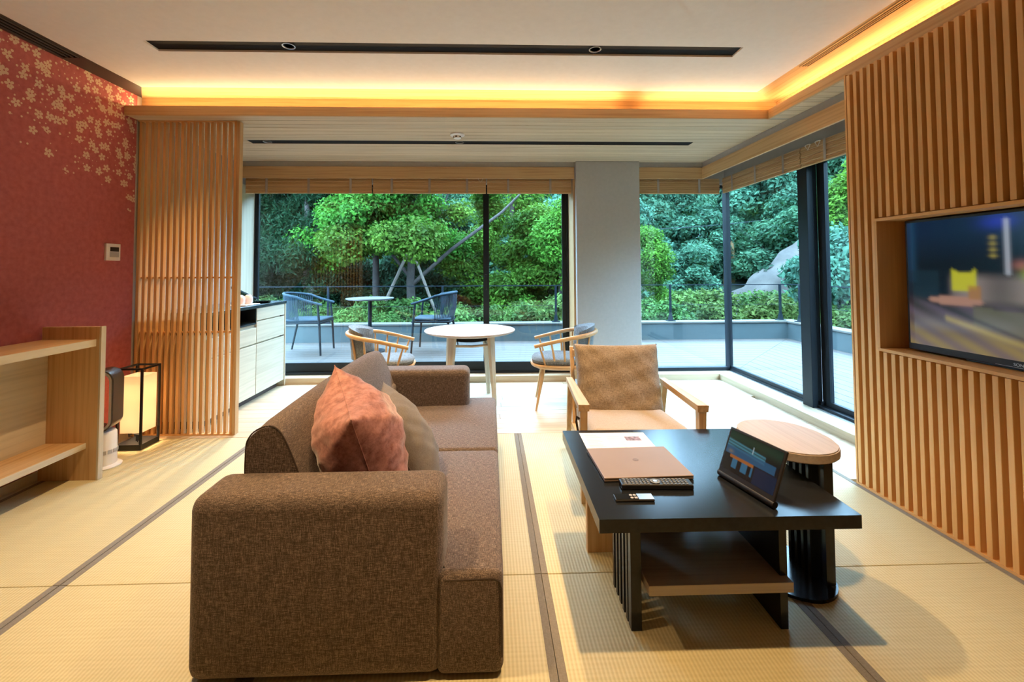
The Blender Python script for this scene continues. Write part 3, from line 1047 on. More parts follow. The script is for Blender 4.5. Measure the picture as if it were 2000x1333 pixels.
def loop_section(depth0, depth1, inner, outer, nm, mt):
    """oval ring standing upright, axis along local X"""
    mb = MB()
    ri, ro = inner, outer
    half = 0.115
    def ring(r, x):
        out = []
        n = 12
        for k in range(n + 1):
            a = PI * k / n
            out.append((x, r * math.cos(a), 0.40 + half + r * math.sin(a)))
        for k in range(n + 1):
            a = PI + PI * k / n
            out.append((x, r * math.cos(a), 0.40 - half + r * math.sin(a)))
        return [mb.bm.verts.new(p) for p in out]
    A, B, Cc, D = ring(ro, depth0), ring(ro, depth1), ring(ri, depth1), ring(ri, depth0)
    n = len(A)
    for P_, Q_ in ((A, B), (B, Cc), (Cc, D), (D, A)):
        for i in range(n):
            j = (i + 1) % n
            mb.bm.faces.new((P_[i], P_[j], Q_[j], Q_[i]))
    return mb.build(nm, mt, fan, True)
loop_section(-0.060, 0.060, 0.052, 0.068, 'loop', 'chromegrey')
loop_section(0.0605, 0.065, 0.048, 0.060, 'inner_rim', 'silver')

# floor lantern
la = thing('floor_lantern', 'glowing square paper floor lantern in a black metal frame', 'lamp', (-2.372, 3.040, 0), 0.0)
W_ = 0.076
for sx in (-1, 1):
    for sy in (-1, 1):
        MB().box((sx * W_ - 0.006, sy * W_ - 0.006, 0.036), (sx * W_ + 0.006, sy * W_ + 0.006, 0.52)).build('post', 'blackmetal', la)
mb = MB()
for s in (-1, 1):
    mb.box((-W_ - 0.006, s * W_ - 0.006, 0.5205), (W_ + 0.006, s * W_ + 0.006, 0.532))
    mb.box((s * W_ - 0.006, -W_ + 0.006, 0.5205), (s * W_ + 0.006, W_ - 0.006, 0.532))
mb.build('top_frame', 'blackmetal', la)
MB().box((-W_ - 0.006, -W_ - 0.006, 0.0), (W_ + 0.006, W_ + 0.006, 0.0355), 0.001, 1).build('base', 'blackmetal', la)
mb = MB()
s_w = W_ - 0.010
for s in (-1, 1):
    mb.box((-s_w, s * s_w - 0.0008, 0.105), (s_w, s * s_w + 0.0008, 0.475))
    mb.box((s * s_w - 0.0008, -s_w, 0.105), (s * s_w + 0.0008, s_w, 0.475))
mb.build('paper_shade', 'shade', la)
MB().tube([(0, 0, 0.036), (0, 0, 0.15)], 0.012, 10).build('socket', 'blackmetal', la)
MB().lathe([(0.012, 0.151), (0.028, 0.185), (0.030, 0.205), (0.018, 0.228), (0.0, 0.234)], 20).build('bulb', 'bulb', la, True)
pd = bpy.data.lights.new('lantern_lamp', 'POINT')
pd.energy, pd.color, pd.shadow_soft_size = P_LAMP, (1.0, 0.62, 0.30), 0.034
po = bpy.data.objects.new('lantern_lamp', pd)
C.objects.link(po)
po.location, po.parent = (0, 0, 0.20), la
MB().tube([(0.02, -0.03, 0.036), (0.05, -0.05, 0.09), (-0.03, -0.04, 0.10), (-0.06, 0.0, 0.06), (-0.088, 0.06, 0.037)], 0.003, 6).build('cord', 'satinblack', la, True)

# ------------------------------------------------------------------ television
tv = thing('television', 'flat black television in the niche of the slatted wall, showing a lounge', 'television', (2.13, 1.585, NZ0 + 0.0032))
MB().box((-0.040, -0.545, 0.008), (0.02, 0.545, 0.646), 0.004).build('housing', 'satinblack', tv)
MB().box((-0.02, -0.30, 0.0), (0.03, 0.30, 0.0078)).build('stand', 'satinblack', tv)
NXp, NZp = 128, 72
def paint(u, v):
    """picture on the screen, u from its window end, v downwards: a night lounge with sofas and glass tables"""
    c = np.array([0.004, 0.007, 0.018])
    def mix(col, a):
        nonlocal c
        c = c * (1 - a) + np.array(col) * a
    sm = lambda x, a, b: min(1.0, max(0.0, (x - a) / (b - a)))
    mix((0.006, 0.018, 0.07), sm(0.34, v, v + 0.25) * 0.7 if v < 0.34 else 0)
    mix((0.02, 0.10, 0.20), 0.5 * math.exp(-((u - 0.02) / 0.02) ** 2) * (v < 0.5))
    mix((0.02, 0.03, 0.5), 0.8 * math.exp(-((u - 0.37) / 0.06) ** 2 - ((v - 0.05) / 0.05) ** 2))
    mix((0.01, 0.03, 0.05), 0.7 * (0.40 < v < 0.62) * (u < 0.14))
    if v > 0.40 and u > 0.17:
        mix((0.30, 0.24, 0.22), sm(v, 0.40, 0.47) * (1 - sm(v, 0.60, 0.66)) * sm(u, 0.17, 0.20) * (0.75 + 0.25 * math.sin(u * 30)))
    if v > 0.60:
        k = sm(v, 0.60, 0.68)
        st = 0.5 + 0.5 * math.sin((v - u * 0.9) * 46)
        mix((0.20 + 0.14 * st, 0.15 + 0.10 * st, 0.10 + 0.05 * (1 - st)), k * (0.25 + 0.75 * sm(v, 0.7, 0.95)))
        mix((0.14, 0.10, 0.20), 0.55 * k * (1 - sm(v, 0.74, 0.9)) * st)
    mix((0.48, 0.25, 0.18), 1.0 if ((u - 0.20) / 0.11) ** 2 + ((v - 0.625) / 0.035) ** 2 < 1 else 0)
    if 0.27 < u < 0.75 and 0.66 + (u - 0.27) * 0.10 < v < 0.80 + (u - 0.27) * 0.25:
        mix((0.16, 0.15, 0.09), 0.75)
    d = abs(v - (0.66 + (u - 0.12) * 0.62))
    mix((0.02, 0.02, 0.03), 0.8 * math.exp(-(d / 0.012) ** 2) * (u < 0.6))
    mix((0.55, 0.42, 0.10), 0.7 * math.exp(-((v - (0.74 + (u - 0.12) * 0.5)) / 0.02) ** 2) * (u > 0.16))
    if 0.195 < u < 0.285 and 0.385 + 0.03 * abs(math.sin((u - 0.195) * 35)) < v < 0.545 - 0.5 * max(0, u - 0.25):
        mix((0.62, 0.60, 0.03), 0.95)
    if 0.255 < u < 0.30 and 0.50 < v < 0.60:
        mix((0.45, 0.20, 0.05), 0.8)
    mix((0.65, 0.70, 0.80), 0.9 * math.exp(-((u - 0.395) / 0.007) ** 2) * (0.03 < v < 0.42))
    for k in range(4):
        mix((0.7, 0.55, 0.08), 0.9 * math.exp(-((u - 0.348) / 0.011) ** 2 - ((v - 0.16 - 0.043 * k) / 0.009) ** 2))
    mix((0.6, 0.2, 0.15), 0.6 * math.exp(-((u - 0.44) / 0.03) ** 2 - ((v - 0.36) / 0.035) ** 2))
    mix((0.45, 0.62, 0.06), 0.8 * math.exp(-((u - 0.47) / 0.03) ** 2 - ((v - 0.42) / 0.04) ** 2))
    return np.clip(c, 0, 1)
vsx, fcs, cols = [], [], []
for j in range(NZp + 1):
    for i in range(NXp + 1):
        u, v = i / NXp, j / NZp
        vsx.append((-0.0408, 0.532 - u * 1.064, 0.632 - v * 0.592))
        cols.append(paint(u, v))
_g = np.array(cols).reshape(NZp + 1, NXp + 1, 3)
for _ in range(1):
    _p = np.pad(_g, ((1, 1), (1, 1), (0, 0)), 'edge')
    _g = (_p[:-2, 1:-1] + _p[2:, 1:-1] + _p[1:-1, :-2] + _p[1:-1, 2:] + 2 * _p[1:-1, 1:-1]) / 6
cols = list(_g.reshape(-1, 3))
for j in range(NZp):
    for i in range(NXp):
        a = j * (NXp + 1) + i
        fcs.append((a, a + NXp + 1, a + NXp + 2, a + 1))
me = bpy.data.meshes.new('screen')
me.from_pydata(vsx, [], fcs)
at = me.color_attributes.new('picture', 'FLOAT_COLOR', 'POINT')
at.data.foreach_set('color', np.concatenate([np.array(cols), np.ones((len(cols), 1))], 1).astype(np.float32).ravel())
m, nt, b_ = _new('screen_picture')
ca = nt.nodes.new('ShaderNodeVertexColor')
ca.layer_name = 'picture'
nt.links.new(ca.outputs['Color'], b_.inputs['Emission Color'])
b_.inputs['Emission Strength'].default_value = 0.5
b_.inputs['Base Color'].default_value = (0.004, 0.004, 0.005, 1)
b_.inputs['Roughness'].default_value = 0.12
me.materials.append(m)
inst('screen', me, tv)
text_mesh('SONY', 0.017, 'silver', 'lettering', tv, (-0.0406, 0.085, 0.0235), (PI / 2, 0, -PI / 2))
MB().box((-0.041, -0.02, 0.0125), (-0.0402, 0.17, 0.0137)).build('trim_line', 'silver', tv)

# ------------------------------------------------------------------ sofa
so = thing('sofa', 'brown tweed two-seat sofa with low arms in the middle of the tatami', 'sofa', (0, 0, 0))
def soft_prism(poly, h0, h1, axis, bev, seg=4):
    mb = MB().prism(poly, h0, h1, axis)
    bmesh.ops.bevel(mb.bm, geom=list(mb.bm.edges), offset=bev, segments=seg, profile=0.5, affect='EDGES')
    return mb
MB().box((-0.870, 1.290, 0.006), (-0.140, 1.478, 0.525), 0.040, 5).build('arm', 'sofa', so, True)
MB().box((-0.870, 2.842, 0.006), (-0.140, 3.03, 0.525), 0.040, 5).build('arm', 'sofa', so, True)
MB().box((-0.868, 1.470, 0.03), (-0.60, 2.850, 0.455), 0.03, 4).build('back_frame', 'sofa', so, True)
soft_prism([(-0.64, 1.481), (-0.160, 1.481), (-0.160, 1.292), (0.036, 1.292), (0.036, 2.158), (-0.64, 2.158)], 0.008, 0.300, 'Z', 0.024).build('seat_cushion', 'sofa', so, True)
soft_prism([(-0.64, 2.162), (0.036, 2.162), (0.036, 3.028), (-0.160, 3.028), (-0.160, 2.839), (-0.64, 2.839)], 0.008, 0.300, 'Z', 0.024).build('seat_cushion', 'sofa', so, True)
back_poly = [(-0.800, 0.25), (-0.812, 0.42), (-0.812, 0.58), (-0.802, 0.625), (-0.775, 0.652), (-0.735, 0.664), (-0.705, 0.650), (-0.682, 0.615), (-0.655, 0.555), (-0.620, 0.46), (-0.592, 0.37), (-0.580, 0.28), (-0.585, 0.25)]
_bp = [Vector((x, z)) for x, z in back_poly]
back_poly = []
for i in range(len(_bp) - 1):
    p0, p1, p2, p3 = _bp[max(i - 1, 0)], _bp[i], _bp[i + 1], _bp[min(i + 2, len(_bp) - 1)]
    for q_ in (0.0, 0.34, 0.67):
        v_2 = 0.5 * ((2 * p1) + (p2 - p0) * q_ + (2 * p0 - 5 * p1 + 4 * p2 - p3) * q_ ** 2 + (3 * p1 - p0 - 3 * p2 + p3) * q_ ** 3)
        back_poly.append((v_2.x, v_2.y))
back_poly.append((_bp[-1].x, _bp[-1].y))
mb = MB()
NB = 14
rings = []
for k in range(NB + 1):
    t_ = k / NB
    yy = 1.484 + (2.838 - 1.484) * t_
    e_ = min(1.0, min(t_, 1 - t_) * NB / 1.0)
    bul = 1 + 0.05 * math.sin(PI * t_)
    cx_, cz_ = -0.705, 0.45
    sc = 0.965 if k in (0, NB) else 1.0
    rings.append([mb.bm.verts.new((cx_ + (x - cx_) * bul * sc, yy, cz_ + (z - cz_) * sc + (0.010 * math.sin(PI * t_) if z > 0.5 else 0))) for x, z in back_poly])
np_ = len(back_poly)
for k in range(NB):
    for i in range(np_):
        j = (i + 1) % np_
        mb.bm.faces.new((rings[k][i], rings[k][j], rings[k + 1][j], rings[k + 1][i]))
mb.bm.faces.new(rings[0])
mb.bm.faces.new(rings[-1][::-1])
bk = mb.build('back_cushion', 'sofa', so, True)
pts = [(-0.705 + (x + 0.705) * 0.985, 1.486, 0.45 + (z - 0.45) * 0.985) for x, z in back_poly[1:-1]]
MB().tube(pts, 0.0028, 6).build('piping', 'sofapipe', bk, True)
MB().tube([(-0.134, 1.2945, 0.279), (0.008, 1.2945, 0.281), (0.024, 1.2945, 0.272), (0.030, 1.2945, 0.252), (0.0305, 1.2945, 0.06)], 0.0026, 6).build('piping', 'sofapipe', so, True)
for x in (-0.80, -0.05):
    for y_ in (1.36, 2.96):
        MB().lathe([(0.030, 0.0), (0.030, 0.007)], 14).build('foot', 'black', so, True, (x, y_, 0.0))

def oriented(o, center, e1, e2):
    """local X along e1, local Y opposite e2 (down)"""
    e1 = Vector(e1).normalized()
    e2 = Vector(e2)
    e2 = (e2 - e1 * e1.dot(e2)).normalized()
    n = e1.cross(-e2)
    o.matrix_world = Matrix(((e1.x, -e2.x, n.x, center[0]), (e1.y, -e2.y, n.y, center[1]), (e1.z, -e2.z, n.z, center[2]), (0, 0, 0, 1)))

def pillow(label, mat, w, h, t, center, e1, e2, seed, pinch=0.10, wr=0.006):
    r_ = thing('pillow', label, 'pillow')
    oriented(r_, center, e1, e2)
    inst('cover', cushion_mesh('cover', mat, w, h, t, n=34, seed=seed, pinch=pinch, wrinkle=wr, ex=2.3, power=0.62), r_)
    MB().tube(seam_points(w, h, pinch, 34), 0.0022, 6).build('seam', mat, r_, True)
    return r_
pillow('plump pink velvet pillow leaning against the near arm of the sofa', 'pink', 0.50, 0.48, 0.34, (-0.515, 1.755, 0.500), (-0.19, 0.40, 0.075), (0.36, -0.14, -0.87), 3, 0.17, 0.008)
pillow('flatter taupe cotton pillow behind the pink velvet one', 'greypillow', 0.44, 0.44, 0.19, (-0.365, 1.93, 0.445), (-0.14, 0.98, 0.04), (0.52, 0.0, -0.80), 5, 0.06, 0.004)

# ------------------------------------------------------------------ coffee table
ta = thing('coffee_table', 'low square black coffee table with a pale wooden lower shelf', 'table', (0, 0, 0))
MB().prism([(0.327, 1.333), (1.136, 1.328), (1.150, 2.050), (0.336, 2.056)], 0.379, 0.420).build('table_top', 'black', ta)
for k in range(6):
    yk = 1.442 + k * 0.0385
    MB().box((0.455, yk, 0.0), (0.490, yk + (0.028 if k == 0 else 0.020), 0.3785), 0.001, 1).build('leg_slat', 'black', ta)
MB().box((0.944, 1.432, 0.0), (0.970, 1.76, 0.3785), 0.001, 1).build('leg', 'black', ta)
MB().box((0.500, 1.400, 0.140), (0.968, 1.98, 0.172), 0.001, 1).build('lower_shelf', 'ash_X', ta)
MB().box((0.400, 1.836, 0.0), (0.80, 1.866, 0.3785), 0.001, 1).build('rear_leg', 'hinoki_Z', ta)

# oblong side table
ov = thing('side_table', 'small oblong side table with pale wood top and black base beside the coffee table', 'table', (1.155, 1.70, 0))
mb = MB().prism(stadium(0, 0, 0.153, 0.032), 0.487, 0.522)
bmesh.ops.bevel(mb.bm, geom=[e for e in mb.bm.edges if abs(e.verts[0].co.z - e.verts[1].co.z) < 1e-6], offset=0.004, segments=2, affect='EDGES')
mb.build('table_top', 'ash_Y', ov, True)
MB().prism(stadium(0, 0, 0.135, 0.032), 0.0, 0.012).build('foot_plate', 'black', ov, True)
MB().box((0.075, -0.100, 0.0125), (0.110, -0.070, 0.4865), 0.001, 1).build('leg_slat', 'black', ov)
for k in range(4):
    yk = -0.052 + k * 0.036
    MB().box((0.052, yk, 0.0125), (0.100, yk + 0.016, 0.4865), 0.001, 1).build('leg_slat', 'black', ov)

# things on the coffee table
TZ = 0.4203
lp = thing('laptop', 'closed pale gold laptop lying on the black coffee table', 'laptop', (0.5625, 1.692, TZ), math.radians(1.5))
MB().box((-0.163, -0.128, 0.001), (0.163, 0.128, 0.0085), 0.002).build('base', 'rosegold', lp)
MB().box((-0.1635, -0.1285, 0.0095), (0.1635, 0.1285, 0.0150), 0.002).build('lid', 'rosegold', lp)
MB().box((-0.15, 0.110, 0.004), (0.15, 0.1275, 0.011)).build('hinge', 'bronze', lp)
lg = MB().lathe([(0.0115, 0.0151), (0.0115, 0.0154)], 28).build('emblem', 'bronze', lp, loc=(0.0, 0.01, 0))
text_mesh('hp', 0.014, 'rosegold', 'lettering', lg, (0.0, 0.0, 0.01565), (0, 0, 0), 0.0001)
pp = thing('paper_sheet', 'white printed sheet of paper partly under the pale gold laptop', 'paper', (0.553, 1.915, TZ - 0.0002), math.radians(-1))
MB().box((-0.148, -0.105, 0), (0.148, 0.105, 0.0006)).build('sheet', 'paper', pp)
for k in range(13):
    wl_ = 0.045 + 0.03 * ((k * 37) % 7) / 7
    MB().box((-0.130 + 0.0, 0.085 - k * 0.0135, 0.00062), (-0.130 + wl_, 0.0885 - k * 0.0135, 0.00068)).build('text_line', 'ink', pp)
    MB().box((-0.035, 0.062 - k * 0.011, 0.00062), (0.0 + wl_ * 0.55, 0.0645 - k * 0.011, 0.00068)).build('text_line', 'ink', pp)
MB().box((0.045, 0.012, 0.00062), (0.112, 0.058, 0.0007)).build('printed_picture', 'photo', pp)
for k in range(6):
    MB().box((0.120, 0.070 - k * 0.012, 0.00062), (0.140, 0.0725 - k * 0.012, 0.00068)).build('text_line', 'ink', pp)

rc = thing('remote_control', 'long black remote control with many grey buttons in front of the laptop', 'remote', (0.572, 1.522, TZ), math.radians(-2.5))
MB().box((-0.123, -0.024, 0.0), (0.123, 0.024, 0.018), 0.004).build('body', 'satinblack', rc)
kme = MB().box((-0.0042, -0.0032, 0.018), (0.0042, 0.0032, 0.0205), 0.0008, 1).mesh('button', 'key')
for i in range(17):
    for j in range(4):
        if 7 <= i <= 9:
            continue
        inst('button', kme, rc, (-0.108 + i * 0.0132, -0.0162 + j * 0.0108, 0))
MB().lathe([(0.017, 0.018), (0.017, 0.0205), (0.009, 0.0205), (0.009, 0.0182)], 24).build('navigation_ring', 'key', rc, True, (-0.108 + 8 * 0.0132, 0, 0))
MB().lathe([(0.007, 0.018), (0.007, 0.021), (0.0, 0.0212)], 20).build('centre_button', 'silver', rc, True, (-0.108 + 8 * 0.0132, 0, 0))
r2 = thing('remote_control', 'small slim remote control, half black and half silver, at the table edge', 'remote', (0.470, 1.446, TZ), math.radians(-1))
MB().box((-0.064, -0.019, 0.0), (0.064, 0.019, 0.0075), 0.003).build('body', 'chromegrey', r2)
MB().box((-0.062, -0.0175, 0.0076), (0.012, 0.0175, 0.0082)).build('touch_pad', 'glossblack', r2)
MB().box((0.013, -0.0175, 0.0076), (0.0625, 0.0175, 0.0081)).build('silver_back', 'silver', r2)
for x, y_ in ((-0.008, 0.008), (-0.008, -0.008), (0.004, 0.008)):
    MB().lathe([(0.0052, 0.0082), (0.0052, 0.009), (0.0, 0.0092)], 16).build('button', 'lightgrey', r2, True, (x, y_, 0))
MB().box((0.0, -0.013, 0.0082), (0.010, -0.003, 0.009), 0.0003, 1).build('button', 'lightgrey', r2)

tb = thing('tablet', 'black tablet propped upright on its stand at the far side of the coffee table', 'tablet', (0.862, 1.483, TZ))
tb.rotation_euler = (0, 0, math.radians(13.5))
tp = MB().box((-0.004, -0.118, 0.0), (0.004, 0.118, 0.168), 0.003).build('body', 'satinblack', tb, loc=(0, 0, 0.014))
tp.rotation_euler = (0, math.radians(22), 0)
def paint2(u, v):
    """picture on the tablet: dark room, pale blue streaks, an orange cabinet and blue seats"""
    c = np.array([0.004, 0.010, 0.012])
    def mix(col, a):
        nonlocal c
        c = c * (1 - a) + np.array(col) * a
    mix((0.01, 0.05, 0.03), 0.8 * math.exp(-((v - 0.12) / 0.15) ** 2))
    for a_, w_ in ((0.24, 0.02), (0.31, 0.025), (0.38, 0.02)):
        mix((0.10, 0.42, 0.55), 0.6 * math.exp(-((v - a_ - 0.10 * u) / w_) ** 2) * (u < 0.75))
    mix((0.02, 0.11, 0.22), 0.8 * (0.38 < v < 0.60) * (u < 0.95))
    if 0.10 < u < 0.58 and 0.58 < v < 0.88:
        mix((0.40, 0.13, 0.03), 0.9 if v < 0.67 else 0)
        mix((0.03, 0.16, 0.28), 0.9 if v >= 0.67 and math.sin(u * 34) > -0.2 else 0)
    mix((0.30, 0.20, 0.09), 0.6 * math.exp(-((u - 0.10) / 0.05) ** 2 - ((v - 0.52) / 0.04) ** 2))
    mix((0.004, 0.02, 0.05), 0.9 if u > 0.6 and v > 0.6 else 0)
    mix((0.45, 0.55, 0.6), 0.8 * math.exp(-((u - 0.5) / 0.006) ** 2) * (0.18 < v < 0.36))
    return np.clip(c, 0, 1)
vsx, fcs, cols = [], [], []
for j in range(41):
    for i in range(61):
        vsx.append((-0.0046, 0.109 - i / 60 * 0.218, 0.160 - j / 40 * 0.138))
        cols.append(paint2(i / 60, j / 40))
for j in range(40):
    for i in range(60):
        a = j * 61 + i
        fcs.append((a, a + 61, a + 62, a + 1))
me = bpy.data.meshes.new('tablet_screen')
me.from_pydata(vsx, [], fcs)
at = me.color_attributes.new('picture', 'FLOAT_COLOR', 'POINT')
at.data.foreach_set('color', np.concatenate([np.array(cols), np.ones((len(cols), 1))], 1).astype(np.float32).ravel())
me.materials.append(m)
inst('screen', me, tp)
MB().tube([(0.004, -0.118, 0.0115), (0.004, 0.118, 0.0115)], 0.0112, 12).build('battery_grip', 'satinblack', tb, True)
MB().hexa([(0.045, -0.06, 0.0), (0.075, -0.06, 0.0), (0.075, 0.06, 0.0), (0.045, 0.06, 0.0)], [(0.008, -0.06, 0.016), (0.012, -0.06, 0.020), (0.012, 0.06, 0.020), (0.008, 0.06, 0.016)]).build('kickstand', 'satinblack', tb)

# ------------------------------------------------------------------ lounge armchair
ac = thing('armchair', 'low wooden lounge armchair with oatmeal linen cushions behind the coffee table', 'armchair', (0.775, 2.45, 0), math.radians(-3.5))
for s in (-1, 1):
    xo = s * 0.293
    MB().hexa([(xo - 0.026, -0.285, 0.466), (xo + 0.026, -0.285, 0.466), (xo + 0.018, 0.33, 0.452), (xo - 0.018, 0.33, 0.452)], [(xo - 0.028, -0.290, 0.500), (xo + 0.028, -0.290, 0.500), (xo + 0.019, 0.33, 0.484), (xo - 0.019, 0.33, 0.484)]).build('armrest', 'hinoki_Y', ac)
    MB().hexa([(xo - 0.013, -0.262, 0.0), (xo + 0.013, -0.262, 0.0), (xo + 0.013, -0.228, 0.0), (xo - 0.013, -0.228, 0.0)], [(xo - 0.018, -0.282, 0.4655), (xo + 0.018, -0.282, 0.4655), (xo + 0.018, -0.235, 0.4655), (xo - 0.018, -0.235, 0.4655)]).build('leg', 'hinoki_Z', ac)
    MB().hexa([(xo - 0.013, 0.40, 0.0), (xo + 0.013, 0.40, 0.0), (xo + 0.013, 0.435, 0.0), (xo - 0.013, 0.435, 0.0)], [(xo - 0.015, 0.265, 0.4525), (xo + 0.015, 0.265, 0.4525), (xo + 0.015, 0.31, 0.4525), (xo - 0.015, 0.31, 0.4525)]).build('leg', 'hinoki_Z', ac)
    MB().hexa([(xo * 0.93 - 0.012, -0.235, 0.225), (xo * 0.93 + 0.012, -0.235, 0.225), (xo * 0.93 + 0.012, 0.33, 0.165), (xo * 0.93 - 0.012, 0.33, 0.165)], [(xo * 0.93 - 0.012, -0.235, 0.265), (xo * 0.93 + 0.012, -0.235, 0.265), (xo * 0.93 + 0.012, 0.33, 0.205), (xo * 0.93 - 0.012, 0.33, 0.205)]).build('side_rail', 'hinoki_Y', ac)
    MB().hexa([(xo * 0.90 - 0.012, 0.27, 0.19), (xo * 0.90 + 0.012, 0.27, 0.19), (xo * 0.90 + 0.012, 0.305, 0.19), (xo * 0.90 - 0.012, 0.305, 0.19)], [(xo * 0.90 - 0.012, 0.43, 0.66), (xo * 0.90 + 0.012, 0.43, 0.66), (xo * 0.90 + 0.012, 0.46, 0.66), (xo * 0.90 - 0.012, 0.46, 0.66)]).build('back_post', 'hinoki_Z', ac)
MB().box((-0.26, 0.40, 0.60), (0.26, 0.425, 0.645), 0.004).build('back_rail', 'hinoki_X', ac)
MB().box((-0.26, 0.285, 0.30), (0.26, 0.31, 0.335), 0.004).build('back_rail', 'hinoki_X', ac)
sc_ = MB().box((-0.255, -0.285, -0.052), (0.255, 0.30, 0.052), 0.035, 4).build('seat_cushion', 'seatlinen', ac, True, (0.0, 0.0, 0.298))
sc_.rotation_euler = (math.radians(-5), 0, 0)
bc = inst('back_cushion', cushion_mesh('back_cushion', 'linen', 0.53, 0.46, 0.16, n=26, seed=11, pinch=0.05, wrinkle=0.006, power=0.32), ac, (0.0, 0.262, 0.478), (math.radians(72), 0, 0))
MB().tube([(-0.311, -0.26, 0.42), (-0.325, -0.255, 0.43), (-0.327, -0.25, 0.405), (-0.318, -0.25, 0.35), (-0.31, -0.22, 0.32)], 0.006, 6).build('strap', 'sofapipe', ac, True)

# ------------------------------------------------------------------ round table by the window
rt = thing('round_table', 'round pale wood table between two spindle chairs by the window', 'table', (-0.185, 3.955, 0), math.radians(8))
MB().lathe([(0.0, 0.606), (0.36, 0.606), (0.395, 0.616), (0.408, 0.627), (0.405, 0.633), (0.0, 0.633)], 64).build('table_top', 'ash_X', rt, True)
for k in range(4):
    a_ = PI / 4 + k * PI / 2
    d_ = Vector((math.cos(a_), math.sin(a_), 0))
    n_ = Vector((-d_.y, d_.x, 0))
    def q(r, w, z, th=0.016):
        c0 = d_ * r
        return [tuple(c0 + n_ * w * sx + d_ * th * sy + Vector((0, 0, z))) for sx, sy in ((-1, -1), (1, -1), (1, 1), (-1, 1))]
    MB().hexa(q(0.275, 0.013, 0.0, 0.012), q(0.235, 0.034, 0.6055)).build('leg', 'pale_Z', rt)
for k in range(4):
    a0 = PI / 4 + k * PI / 2
    p0 = Vector((math.cos(a0), math.sin(a0), 0)) * 0.222
    p1 = Vector((math.cos(a0 + PI / 2), math.sin(a0 + PI / 2), 0)) * 0.222
    mid = (p0 + p1) / 2
    MB().tube([tuple(p0 + Vector((0, 0, 0.515))), tuple(mid * 0.9 + Vector((0, 0, 0.505))), tuple(p1 + Vector((0, 0, 0.515)))], 0.011, 8).build('stretcher', 'pale_X', rt, True)
MB().lathe([(0.17, 0.545), (0.18, 0.56), (0.18, 0.6055)], 36).build('apron', 'outmetal', rt, True)


# ------------------------------------------------------------------ spindle chairs
def hoop(t, w=0.245, xf=0.245, xb=0.285, zf=0.535, zb=0.640):
    """point on the bent arm rail, t in -1..1 from one arm end round the back to the other"""
    a = t * PI / 2
    s = 1 if t >= 0 else -1
    k = abs(t)
    if k > 0.5:
        q = (k - 0.5) / 0.5
        x = -0.05 + (xf + 0.05) * q
        y = s * w * (1.0 - 0.06 * q)
    else:
        th = k / 0.5 * PI / 2
        x = -0.05 - (xb - 0.05) * math.cos(th)
        y = s * w * math.sin(th)
    z = zb + (zf - zb) * (1 - math.cos(k * PI / 2)) ** 0.9
    return (x, y, z)


